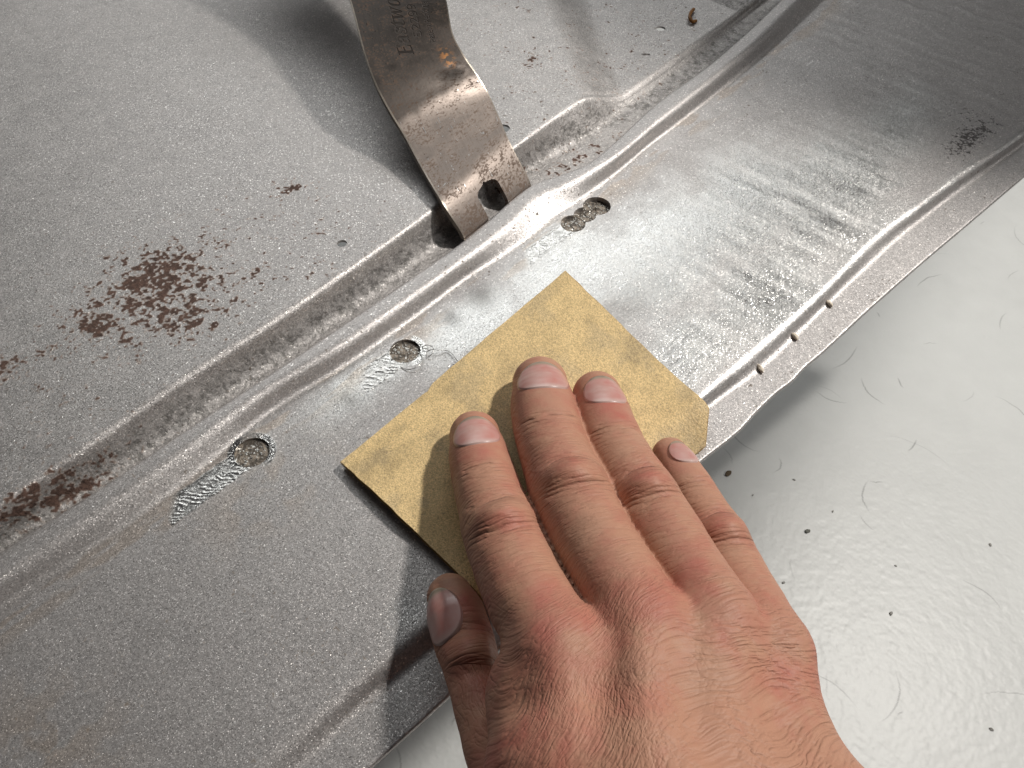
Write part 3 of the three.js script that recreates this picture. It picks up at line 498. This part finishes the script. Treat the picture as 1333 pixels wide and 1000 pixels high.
    const or = gauss(X, Y, 20.5, 66, 1.4, 4) * sstep(0.45, 0.65, m); r = lerp(r, 0.34, or); g = lerp(g, 0.14, or); b = lerp(b, 0.03, or); met = lerp(met, 0.2, or);
    const bk = gauss(X, Y, 20, 59, 5, 3.6) * sstep(0.4, 0.6, n + 0.1); r *= 1 - 0.7 * bk; g *= 1 - 0.7 * bk; b *= 1 - 0.7 * bk;
    if (vn(X * 2.2 + 8, Y * 2.2) > 0.94) { r *= 0.35; g *= 0.3; b *= 0.26; }
    const scr = vn(X * 0.12 + Y * 0.5 + 3, Y * 0.1 - X * 2.2) > 0.955 || vn(X * 0.15 - Y * 0.9, X * 1.2 + Y * 0.1 + 5) > 0.965; if (scr && low > 0.4) { r = g = b = 0.36; ro = 0.3; }
    if (X < 0.35 || X > 24.65) { r = lerp(r, 0.35, 0.5); g = lerp(g, 0.31, 0.5); b = lerp(b, 0.26, 0.5); ro = 0.35; }
    const tx = 1 - txt[4 * k] / 255; if (tx > 0) { const wr = tx * (0.35 + 0.6 * sstep(0.35, 0.6, n)); r = lerp(r, 0.014, wr); g = lerp(g, 0.009, wr); b = lerp(b, 0.006, wr); hh -= 2.0 * tx; ro = lerp(ro, 0.85, tx); met = lerp(met, 0.2, tx); }
    col[4 * k] = enc(r); col[4 * k + 1] = enc(g); col[4 * k + 2] = enc(b); col[4 * k + 3] = 255; orm[4 * k] = 255; orm[4 * k + 1] = 255 * clamp(ro); orm[4 * k + 2] = 255 * clamp(met); orm[4 * k + 3] = 255; hg[k] = hh;
  }
  const ot = dataTex(orm, W, H);
  const tool = meshOf('pry_tool', g, new THREE.MeshStandardMaterial({ map: colorTex(col, W, H), roughnessMap: ot, metalnessMap: ot, roughness: 1, metalness: 1, bumpMap: heightTex(hg, W, H), bumpScale: 0.00008 }), scene);
  tag(tool, 'pry_tool', 'bent brown steel pry blade with a notched tip, stuck behind the rim', 'pry tool');
}

// ---------------------------------------------------------------- hand
const FING = {
  index: [[618, 568, 7.3, 66], [624, 598, 9.6, 79], [630, 622, 11.4, 84], [640, 655, 14.2, 90], [653, 692, 17, 103], [670, 737, 20.5, 108], [692, 785, 25, 114], [726, 838, 30, 116]],
  middle: [[703, 500, 7.3, 72], [708, 535, 9.8, 87], [714, 562, 11.8, 90], [725, 597, 14.8, 94], [742, 640, 18.4, 106], [766, 692, 22.5, 108], [797, 745, 27.5, 112], [835, 806, 33, 116]],
  ring: [[777, 515, 7.2, 64], [787, 548, 9.6, 75], [795, 572, 11.4, 80], [812, 607, 14.2, 84], [839, 650, 17.4, 93], [868, 700, 21.5, 97], [897, 748, 26, 100], [930, 798, 31, 104]],
  little: [[873, 594, 4.6, 49], [886, 617, 6.6, 58], [898, 637, 8.6, 63], [915, 667, 11, 67], [937, 703, 14, 76], [958, 748, 18, 80], [982, 793, 22.5, 85], [1006, 838, 27, 92]],
  thumb: [[586, 777, 7.4, 60], [596, 806, 8.0, 76], [604, 834, 8.6, 79], [614, 868, 9.8, 75], [620, 902, 11.5, 68], [630, 942, 13.5, 68], [645, 985, 16, 76], [675, 1040, 19, 92]],
};
const NODE = (q) => { const p = U(q[0], q[1], q[2]); return { p, r: q[3] / 2 * depthOf(p) / FPX }; };
const fingers = {};
for (const [n, L] of Object.entries(FING)) {
  const nd = L.map(NODE), out = [];
  const c = new THREE.CatmullRomCurve3(nd.map((q) => q.p), false, 'centripetal');
  const M = 6 * (nd.length - 1);
  for (let k = 0; k <= M; k++) { const t = k / M, i = Math.min(nd.length - 2, Math.floor(t * (nd.length - 1))), f = t * (nd.length - 1) - i, ff = f * f * (3 - 2 * f); out.push({ p: c.getPoint(t), r: lerp(nd[i].r, nd[i + 1].r, ff) }); }
  let a = 0; out[0].a = 0; for (let k = 1; k < out.length; k++) { a += out[k].p.distanceTo(out[k - 1].p); out[k].a = a; }
  fingers[n] = { nodes: out, dip: out[12].a, pip: out[24].a, mcp: a, name: n };
}
const WR = U(850, 1160, 42);
const palmSegs = [];
const seg = (a, b) => { const A = a.p ? a : NODE(a), B = b.p ? b : NODE(b); palmSegs.push([A.p, A.r, B.p, B.r]); };
const arm0 = { p: V3(0.045, 0.042, 0.150), r: 0.021 }, arm1 = { p: V3(0.062, 0.042, 0.150), r: 0.021 }, arm2 = { p: V3(0.075, 0.056, 0.27), r: 0.03 };
seg([733, 868, 31, 116], [752, 1010, 35, 128]); seg([752, 1010, 35, 128], arm0);
seg([842, 842, 34, 118], [850, 1010, 39, 134]); seg([850, 1010, 39, 134], arm0);
seg([934, 828, 32, 106], [944, 1000, 36, 120]); seg([944, 1000, 36, 120], arm1);
seg([1010, 862, 28, 94], [1026, 985, 30, 108]); seg([1026, 985, 30, 108], arm1);
seg([700, 905, 25, 112], [708, 1010, 29, 130]); seg([708, 1010, 29, 130], arm0);
seg([733, 868, 31, 116], [700, 905, 25, 112]);
seg(FING.thumb[7], arm0); seg(arm0, arm2); seg(arm1, arm2);
const smin = (a, b, k) => { const h = Math.max(k - Math.abs(a - b), 0) / k; return Math.min(a, b) - h * h * k * 0.25; };
function segD(px, py, pz, a, ra, b, rb) {
  const dx = b.x - a.x, dy = b.y - a.y, dz = b.z - a.z, ex = px - a.x, ey = py - a.y, ez = pz - a.z;
  const h = clamp((ex * dx + ey * dy + ez * dz) / (dx * dx + dy * dy + dz * dz));
  const qx = ex - dx * h, qy = ey - dy * h, qz = ez - dz * h;
  return Math.sqrt(qx * qx + qy * qy + qz * qz) - (ra + (rb - ra) * h);
}
function fingerD(F, x, y, z) {
  const N = F.nodes; let m = 1e9;
  const b = F.box; const ox = Math.max(b[0] - x, 0, x - b[1]), oy = Math.max(b[2] - y, 0, y - b[3]), oz = Math.max(b[4] - z, 0, z - b[5]), far = Math.sqrt(ox * ox + oy * oy + oz * oz); if (far > 0.02) return far;
  for (let k = 0; k < N.length - 1; k++) m = Math.min(m, segD(x, y, z, N[k].p, N[k].r, N[k + 1].p, N[k + 1].r));
  return m;
}
for (const F of Object.values(fingers)) { const b = [1e9, -1e9, 1e9, -1e9, 1e9, -1e9]; for (const q of F.nodes) { b[0] = Math.min(b[0], q.p.x - q.r); b[1] = Math.max(b[1], q.p.x + q.r); b[2] = Math.min(b[2], q.p.y - q.r); b[3] = Math.max(b[3], q.p.y + q.r); b[4] = Math.min(b[4], q.p.z - q.r); b[5] = Math.max(b[5], q.p.z + q.r); } F.box = b; }
function palmD(x, y, z) { let m = 1e9; for (const s of palmSegs) m = smin(m, segD(x, y, z, ...s), 0.0065); return m; }
function handD(x, y, z) {
  const pd = palmD(x, y, z); let m = 1;
  for (const F of Object.values(fingers)) m = smin(m, smin(pd, fingerD(F, x, y, z), F.name === 'thumb' ? 0.004 : 0.0045), F.name === 'thumb' ? 0.0004 : 0.0006);
  return m;
}
// where on which finger: arc length from the tip and sideways offset, seen from above
function onFinger(x, y, z) {
  let best = 1e9, res = null;
  for (const F of Object.values(fingers)) {
    const N = F.nodes;
    for (let k = 0; k < N.length - 1; k += 3) {
      const A = N[k].p, B = N[Math.min(k + 3, N.length - 1)], C = B.p, dx = C.x - A.x, dz = C.z - A.z, h = clamp(((x - A.x) * dx + (z - A.z) * dz) / (dx * dx + dz * dz), k === 0 ? -3 : 0, 1), qx = x - A.x - dx * h, qz = z - A.z - dz * h, r = lerp(N[k].r, B.r, clamp(h)), d = Math.hypot(qx, qz) / r;
      if (d < best) { const l = Math.hypot(dx, dz); best = d; res = { F, a: N[k].a + (B.a - N[k].a) * h, b: (qx * dz - qz * dx) / l, d }; }
    }
  }
  return res;
}
// folds and creases of the skin, in mm; geo: only what the mesh can hold
function skinFolds(x, y, z, geo) {
  const f = onFinger(x, y, z); if (!f) return [0, 0];
  const a = f.a * 1000, b = f.b * 1000, F = f.F, pip = F.pip * 1000, dip = F.dip * 1000, mcp = F.mcp * 1000; let h = 0, cr = 0;
  const wc = 1 - sstep(0.80, 1.06, f.d), w = 1 - sstep(0.62, 1.0, f.d) , fade = w * (1 - sstep(mcp - 14, mcp - 3, a)), seed = F.pip * 9000, thumb = F.name === 'thumb';
  const c0 = thumb ? dip + 5 : pip, jit = (q) => 0.75 * (vn(b * 0.32 + q * 7, seed + q) - 0.5) + 0.22 * (vn(b * 1.6 + q, seed) - 0.5);
  // knuckle: an oval cushion ringed by folds
  const da = a - c0;
  h += fade * (1.2 * gauss(da, b, 0.0, 0, 3.6, 6) - 0.42 * gauss(da, b, 5.2, 0, 1.4, 9) - 0.30 * gauss(da, b, -5.4, 0, 1.6, 9));
  const offs = [[-14.6, 0.08], [-13.2, 0.12], [-11.8, 0.10], [-10.4, 0.16], [-9.1, 0.14], [-7.8, 0.20], [-6.4, 0.26], [-4.9, 0.46], [-3.1, 0.18], [-0.6, 0.08], [1.6, 0.14], [3.0, 0.34], [4.5, 0.48], [5.8, 0.36], [7.1, 0.24], [8.3, 0.16], [9.6, 0.12], [11, 0.10]];
  offs.forEach(([o, dp], q) => { const bend = o < 0 ? 0.040 : 0.016, pos = o - Math.sign(o) * bend * b * b * Math.min(1, Math.abs(o) / 4) * (Math.abs(o) > 7 ? 0.55 : 1) + jit(q), e = da - pos, wd = geo ? 0.65 : 0.27, br = sstep(0.1, 0.5, vn(b * 0.35 + q * 3.7, seed + q * 1.3)); const c = Math.exp(-e * e / (wd * wd)) * dp * (0.35 + 0.65 * br); const fc = fade > 0 || w > 0 ? wc * (1 - sstep(mcp - 14, mcp - 3, a)) : 0; h -= fc * c * (geo ? 0.5 : 0.5); cr += fc * c * 0.5; });
  if (!thumb) [[-1.5, 0.12], [0.1, 0.26], [1.8, 0.14], [3.2, 0.1]].forEach(([o, dp], q) => { const e = a - dip - 1.5 - o - jit(q + 20) + 0.012 * b * b, c = Math.exp(-e * e / (geo ? 0.4 : 0.08)) * dp * sstep(0.2, 0.6, vn(b * 0.3 + q * 5, seed + 40)); h -= fade * c; cr += fade * c; });
  return [h, cr, f, fade];
}
function tendons(x, z) {   // ridges and hollows of the back of the hand
  let h = 0; const P = (u, v, hh) => U(u, v, hh);
  for (const [A, B, am, w] of tendonLines) { const dx = B.x - A.x, dz = B.z - A.z, t = clamp(((x - A.x) * dx + (z - A.z) * dz) / (dx * dx + dz * dz)), d = Math.hypot(x - A.x - dx * t, z - A.z - dz * t); h += am * Math.exp(-d * d / (w * w)) * Math.sin(clamp(t * 0.9 + 0.08) * Math.PI) ; }
  return h;
}
const tendonLines = [[U(722, 818, 42), U(770, 1010, 52), 0.5, 0.0035], [U(828, 790, 46), U(860, 1010, 56), 0.55, 0.0035], [U(925, 790, 44), U(955, 1000, 54), 0.4, 0.0035], [U(1000, 830, 38), U(1040, 960, 44), 0.3, 0.003],
  [U(775, 850, 46), U(800, 1000, 54), -0.2, 0.005], [U(880, 800, 46), U(905, 950, 54), -0.45, 0.004], [U(960, 820, 42), U(1000, 950, 50), -0.45, 0.0045], [U(668, 860, 30), U(690, 905, 34), -0.7, 0.0035], [U(664, 905, 30), U(690, 945, 36), -0.6, 0.0035], [U(985, 850, 42), U(1040, 905, 44), -0.6, 0.0025]];
function buildHand() {
  const x0 = -0.035, x1 = 0.118, y0 = -0.006, y1 = 0.090, z0 = -0.016, z1 = 0.262, c = 0.00072;
  const nx = Math.ceil((x1 - x0) / c), ny = Math.ceil((y1 - y0) / c), nz = Math.ceil((z1 - z0) / c), B = 8, f = new Float32Array(nx * ny * nz).fill(1);
  for (let bz = 0; bz < nz; bz += B) for (let by = 0; by < ny; by += B) for (let bx = 0; bx < nx; bx += B) {
    const dc = handD(x0 + (bx + B / 2) * c, y0 + (by + B / 2) * c, z0 + (bz + B / 2) * c), far = Math.abs(dc) > B * c * 0.95 + 0.002;
    for (let k = bz; k < Math.min(nz, bz + B); k++) for (let j = by; j < Math.min(ny, by + B); j++) for (let i = bx; i < Math.min(nx, bx + B); i++) f[(k * ny + j) * nx + i] = far ? dc : handD(x0 + i * c, y0 + j * c, z0 + k * c);
  }
  const id = new Int32Array(nx * ny * nz).fill(-1), pos = [], idx = [];
  const at = (i, j, k) => f[(k * ny + j) * nx + i];
  for (let k = 0; k < nz - 1; k++) for (let j = 0; j < ny - 1; j++) for (let i = 0; i < nx - 1; i++) {
    const v = [at(i, j, k), at(i + 1, j, k), at(i, j + 1, k), at(i + 1, j + 1, k), at(i, j, k + 1), at(i + 1, j, k + 1), at(i, j + 1, k + 1), at(i + 1, j + 1, k + 1)];
    let neg = 0; for (const q of v) if (q < 0) neg++; if (neg === 0 || neg === 8) continue;
    let sx = 0, sy = 0, sz = 0, n = 0;
    for (const [a, b] of EDGES) if ((v[a] < 0) !== (v[b] < 0)) { const t = v[a] / (v[a] - v[b]); sx += lerp(a & 1, b & 1, t); sy += lerp(a >> 1 & 1, b >> 1 & 1, t); sz += lerp(a >> 2 & 1, b >> 2 & 1, t); n++; }
    id[(k * ny + j) * nx + i] = pos.length / 3; pos.push(x0 + (i + sx / n) * c, y0 + (j + sy / n) * c, z0 + (k + sz / n) * c);
  }
  const q4 = (a, b, d, e, flip) => { if (a < 0 || b < 0 || d < 0 || e < 0) return; if (flip) idx.push(a, d, b, a, e, d); else idx.push(a, b, d, a, d, e); };
  const I = (i, j, k) => id[(k * ny + j) * nx + i];
  for (let k = 1; k < nz - 1; k++) for (let j = 1; j < ny - 1; j++) for (let i = 1; i < nx - 1; i++) {
    const a = at(i, j, k) < 0;
    if (a !== at(i + 1, j, k) < 0) q4(I(i, j - 1, k - 1), I(i, j, k - 1), I(i, j, k), I(i, j - 1, k), !a);
    if (a !== at(i, j + 1, k) < 0) q4(I(i - 1, j, k - 1), I(i - 1, j, k), I(i, j, k), I(i, j, k - 1), !a);
    if (a !== at(i, j, k + 1) < 0) q4(I(i - 1, j - 1, k), I(i, j - 1, k), I(i, j, k), I(i - 1, j, k), !a);
  }
  const uv = [], e = 0.0004;
  for (let k = 0; k < pos.length; k += 3) {
    let x = pos[k], y = pos[k + 1], z = pos[k + 2], gx, gy, gz;
    for (let it = 0; it < 2; it++) { const d = handD(x, y, z); gx = handD(x + e, y, z) - handD(x - e, y, z); gy = handD(x, y + e, z) - handD(x, y - e, z); gz = handD(x, y, z + e) - handD(x, y, z - e); const l = Math.hypot(gx, gy, gz) || 1; gx /= l; gy /= l; gz /= l; if (it === 0) { x -= gx * d; y -= gy * d; z -= gz * d; } }
    uv.push((x - HX0) / HS, (z - HZ0) / HS);
    const upw = sstep(-0.1, 0.5, gy), [fh] = skinFolds(x, y, z, true); const h = (upw * (fh + tendons(x, z)) + 0.25 * (fbm(x * 220, z * 220 + y * 150, 2) - 0.5)) * 0.001;
    pos[k] = x + gx * h; pos[k + 1] = y + gy * h; pos[k + 2] = z + gz * h;
  }
  const g = new THREE.BufferGeometry(); g.setAttribute('position', new THREE.Float32BufferAttribute(pos, 3)); g.setAttribute('uv', new THREE.Float32BufferAttribute(uv, 2)); g.setIndex(idx); g.computeVertexNormals();
  return g;
}
const EDGES = [[0, 1], [2, 3], [4, 5], [6, 7], [0, 2], [1, 3], [4, 6], [5, 7], [0, 4], [1, 5], [2, 6], [3, 7]];
const HX0 = -0.04, HZ0 = -0.02, HS = 0.16;
function skinMaps() {
  const W = 1792, col = new Uint8Array(W * W * 4), hg = new Float32Array(W * W);
  const red = [];
  for (const F of Object.values(fingers)) { const N = F.nodes; red.push([N[24].p.x, N[24].p.z, 0.0065, 0.55], [N[6].p.x, N[6].p.z, 0.010, 0.6], [N[N.length - 1].p.x, N[N.length - 1].p.z, 0.012, 0.55]); }
  for (let j = 0; j < W; j++) for (let i = 0; i < W; i++) {
    const x = HX0 + (i + 0.5) / W * HS, z = HZ0 + (j + 0.5) / W * HS, k = j * W + i, X = x * 1000, Z = z * 1000;
    let h = 0, cr = 0, fade = 0, f = null; const sf = z < 0.09 ? skinFolds(x, 0.02, z, false) : null;
    if (sf && sf[2]) { h += sf[0]; cr = sf[1]; f = sf[2]; fade = sf[3]; }
    if (f && fade > 0) { const a = f.a * 1000, b = f.b * 1000, c0 = f.F.pip * 1000, nearTip = sstep(f.F.dip * 1000 - 2, f.F.dip * 1000 + 3, a); const n1 = 1 - Math.abs(2 * fbm(a * 0.95 + 0.4 * vn(b * 0.4, a * 0.2), b * 0.16 + f.F.pip * 5000, 3) - 1), n2 = 1 - Math.abs(2 * vn(a * 2.6, b * 0.6) - 1); const am = fade * (0.35 + 0.65 * nearTip); h -= am * (0.15 * Math.pow(n1, 4) + 0.03 * n2); cr += am * 0.10 * Math.pow(n1, 6); }
    // back of the hand: fine wavy lines, running across on the outer side and slanting towards the thumb
    const th = lerp(0.95, -0.12, sstep(0.012, 0.050, x + 0.15 * z)) + 0.35 * (fbm(X * 0.05, Z * 0.05, 2) - 0.5), cs = Math.cos(th), sn = Math.sin(th), A = X * cs + Z * sn, Bq = -X * sn + Z * cs;
    const wv = 1.1 * (fbm(X * 0.12 + 4, Z * 0.12, 2) - 0.5), r1 = 1 - Math.abs(2 * fbm(A * 0.22, Bq * 0.95 + wv * 2, 3) - 1), r2 = 1 - Math.abs(2 * vn(A * 0.8 + 9, Bq * 0.8 + A * 0.6) - 1), r3 = vn(X * 3.3, Z * 3.3);
    const bk = 1 - fade; h -= bk * (lerp(0.15, 0.30, sstep(0.02, 0.05, x)) * Math.pow(r1, 3) + 0.05 * Math.pow(r2, 3)) + 0.03 * r3; cr += bk * (0.07 * Math.pow(r1, 5) + 0.03 * Math.pow(r2, 5));
    let rd = 0; for (const q of red) rd = Math.max(rd, q[3] * gauss(x, z, q[0], q[1], q[2]));
    const blotch = fbm(X * 0.16, Z * 0.16 + 9, 4), mott = fbm(X * 0.55, Z * 0.55, 3), vein = 1 - sstep(0.0, 0.16, Math.abs(fbm(X * 0.035 + 2, Z * 0.02 + 5, 2) - 0.5));
    rd = clamp(rd * (0.5 + blotch) + 0.9 * (blotch - 0.44) + 0.45 * (mott - 0.5));
    let R = lerp(0.43, 0.40, rd), G = lerp(0.222, 0.130, rd), Bc = lerp(0.146, 0.096, rd);
    const pale = sstep(0.5, 0.75, fbm(X * 0.09 + 50, Z * 0.09, 3)); R = lerp(R, 0.42, pale * 0.4); G = lerp(G, 0.245, pale * 0.4); Bc = lerp(Bc, 0.165, pale * 0.4);
    const vn_ = vein * bk * 0.10; R = lerp(R, 0.31, vn_); G = lerp(G, 0.20, vn_); Bc = lerp(Bc, 0.15, vn_);
    const d = 1 - clamp(cr * 0.45, 0, 0.25); R *= d; G *= d * (1 - 0.05 * (1 - d)); Bc *= d; const gr = 0.96 + 0.08 * h2(i, j); R *= gr; G *= gr; Bc *= gr;
    col[4 * k] = enc(R); col[4 * k + 1] = enc(G); col[4 * k + 2] = enc(Bc); col[4 * k + 3] = 255; hg[k] = h;
  }
  return [colorTex(col, W, W), heightTex(hg, W, W)];
}
{
  const person = new THREE.Group(); scene.add(person);
  const sm = skinMaps();
  const skin = new THREE.MeshPhysicalMaterial({ map: sm[0], bumpMap: sm[1], bumpScale: 0.001, roughness: 0.54, specularIntensity: 0.6, sheen: 0.12, sheenRoughness: 0.5, sheenColor: new THREE.Color().setRGB(0.8, 0.45, 0.35) });
  meshOf('hand', buildHand(), skin, person);
  // nails
  const nailMat = new THREE.MeshPhysicalMaterial({ vertexColors: true, roughness: 0.32, clearcoat: 0.25, clearcoatRoughness: 0.3 });
  const spec = { index: [V3(0, 1, 0), 13.0, 13.4, 0.4], middle: [V3(0.02, 1, 0), 13.6, 14.0, 0.4], ring: [V3(0.12, 1, 0), 13.4, 13.0, 0.4], little: [V3(0.25, 1, 0), 10.4, 10.2, 0.3], thumb: [V3(-0.62, 0.82, 0.15), 14.5, 12.5, 1.0] };
  for (const [n, [upv, len, wid, fwd]] of Object.entries(spec)) {
    const F = fingers[n], tip = F.nodes[0].p, ax = tip.clone().sub(F.nodes[6].p).normalize(), w = ax.clone().cross(upv).normalize(), nn = w.clone().cross(ax).normalize();
    const NR = 16, NT = 56, pos = [], clr = [], idx = [];
    for (let a = 0; a <= NR; a++) for (let q = 0; q < NT; q++) {
      const th = q / NT * Math.PI * 2, ct = Math.cos(th), st = Math.sin(th), ex = 0.94, cx = Math.sign(ct) * Math.pow(Math.abs(ct), ex), cy = Math.sign(st) * Math.pow(Math.abs(st), ex), rr = a / NR;
      const lx = cx * rr * wid / 2, ly = cy * rr * len / 2;             // mm: across, along (+ towards the tip)
      const o = tip.clone().addScaledVector(ax, (fwd - len / 2 + ly) * 0.001), phi = lx / 7.2, dir = nn.clone().multiplyScalar(Math.cos(phi)).addScaledVector(w, Math.sin(phi));
      let t = 0; for (let it = 0; it < 14; it++) { const p = o.clone().addScaledVector(dir, t); t -= fingerD(F, p.x, p.y, p.z); }
      const lift = a === NR ? -0.00035 : 0.00028 + 0.0002 * (1 - rr * rr), p = o.addScaledVector(dir, t + lift);
      pos.push(p.x, p.y, p.z);
      const yy = ly / (len / 2), free = sstep(0.66, 0.80, yy + 0.10 * cx * cx * rr), lun = sstep(-0.60, -0.92, yy - 0.25 * cx * cx * rr * rr), m = fbm(lx * 0.5 + len, ly * 0.4, 3), dirt = sstep(0.80, 0.98, rr) * sstep(-0.2, 0.5, yy) * sstep(0.35, 0.6, fbm(th * 3, len, 2));
      let c = [0.47 + 0.05 * m, 0.23 + 0.16 * (m - 0.3), 0.20 + 0.15 * (m - 0.3)]; const mix = (b, f) => { c = c.map((v, i) => lerp(v, b[i], f)); };
      mix([0.54, 0.40, 0.36], lun * 0.8); mix([0.30, 0.26, 0.19], free * 0.85); mix([0.10, 0.085, 0.065], dirt * 0.7);
      clr.push(...c);
    }
    for (let a = 0; a < NR; a++) for (let q = 0; q < NT; q++) { const b = (q + 1) % NT; idx.push(a * NT + q, (a + 1) * NT + q, a * NT + b, a * NT + b, (a + 1) * NT + q, (a + 1) * NT + b); }
    const g = new THREE.BufferGeometry(); g.setAttribute('position', new THREE.Float32BufferAttribute(pos, 3)); g.setAttribute('color', new THREE.Float32BufferAttribute(clr, 3)); g.setIndex(idx); g.computeVertexNormals();
    const ny = g.attributes.normal, v = V3(ny.getX(NT * 8), ny.getY(NT * 8), ny.getZ(NT * 8)); if (v.dot(nn) < 0) { const ia = g.index.array; for (let k = 0; k < ia.length; k += 3) { const t = ia[k]; ia[k] = ia[k + 1]; ia[k + 1] = t; } g.computeVertexNormals(); }
    meshOf('fingernail', g, nailMat, person);
  }
  tag(person, 'person', 'bare working hand of a person pressing on the sandpaper', 'person');
}

// ---------------------------------------------------------------- small things
{
  const rnd = mulberry(5);
  const crumb = (u, v, h, r, color, name, label, cat, group) => { const g = new THREE.IcosahedronGeometry(r, 2), ps = g.attributes.position, sd = rnd() * 99; for (let k = 0; k < ps.count; k++) { const f = 0.65 + 0.7 * vn(ps.getX(k) / r * 1.4 + sd, ps.getZ(k) / r * 1.4 + ps.getY(k) / r); ps.setXYZ(k, ps.getX(k) * f * 0.7, ps.getY(k) * f * 0.5, ps.getZ(k) * f * 1.15); } g.computeVertexNormals(); g.rotateY(rnd() * 3); const p = U(u, v, h); const m = meshOf(name, g, new THREE.MeshStandardMaterial({ color: new THREE.Color().setRGB(...color), roughness: 0.9 }), scene); m.position.set(p.x, p.y + r * 0.3, p.z); tag(m, name, label, cat, group); return m; };
  const FH = FLOOR_Y * 1000;
  crumb(948, 617, FH, 0.0022, [0.13, 0.095, 0.06], 'grit_crumb', 'largest brown crumb on the white floor, near the little finger', 'crumb', 'crumbs on the floor');
  crumb(1051, 692, FH, 0.0018, [0.15, 0.15, 0.13], 'grit_crumb_001', 'dark olive crumb on the open white floor', 'crumb', 'crumbs on the floor');
  [[980, 645], [1034, 625], [1020, 759], [1166, 737], [1160, 799], [1289, 710], [1291, 950], [977, 735], [1084, 666]].forEach(([u, v], k) => crumb(u, v, FH, 0.0007 + 0.0005 * rnd(), [0.3, 0.29, 0.27], `grit_speck_${String(k + 1).padStart(3, '0')}`, 'tiny grey speck of grit on the white floor', 'speck', 'grit specks on the floor'));
  // curl of swarf by the drilled weld
  const sw = (pts, r, name, label) => { const c = new THREE.CatmullRomCurve3(pts.map((q) => U(...q))); const m = meshOf(name, new THREE.TubeGeometry(c, 80, r, 6), new THREE.MeshStandardMaterial({ color: new THREE.Color().setRGB(0.5, 0.49, 0.47), metalness: 1, roughness: 0.25 }), scene); tag(m, name, label, 'swarf', 'curls of swarf on the sill'); };
  sw([[549, 452, 0.3], [556, 449, 1.0], [564, 453, 1.6], [562, 461, 1.2], [556, 465, 0.5], [555, 459, 0.8], [562, 455, 1.4], [570, 456, 1.2], [580, 456, 0.6], [589, 461, 0.8], [594, 468, 0.9], [600, 475, 0.3]], 0.00012, 'metal_swarf', 'long thin curl of metal swarf between drilled weld and sandpaper');
  sw([[522, 478, 0.3], [530, 481, 0.5], [540, 479, 0.9], [548, 473, 0.8], [550, 465, 0.5], [546, 460, 0.3]], 0.00013, 'metal_swarf_001', 'short curved swarf hugging the edge of the drilled weld');
  sw([[586, 483, 0.2], [584, 478, 0.5], [588, 474, 0.5], [592, 476, 0.3], [590, 482, 0.2]], 0.00012, 'metal_swarf_002', 'tiny hooked swarf at the edge of the sandpaper');
  // curled rust flake on the floor pan
  { const c = new THREE.CatmullRomCurve3([[903, 12, 6.0], [899, 17, 7], [898, 23, 7], [901, 28, 6.2], [906, 27, 5.4]].map((q) => U(q[0], q[1], q[2]))); const g = new THREE.TubeGeometry(c, 24, 0.0008, 6); const m = meshOf('rust_flake', g, new THREE.MeshStandardMaterial({ color: new THREE.Color().setRGB(0.30, 0.13, 0.03), roughness: 0.6 }), scene); tag(m, 'rust_flake', 'small curled orange flake lying on the floor pan', 'flake'); }
}
renderer.render(scene, camera);
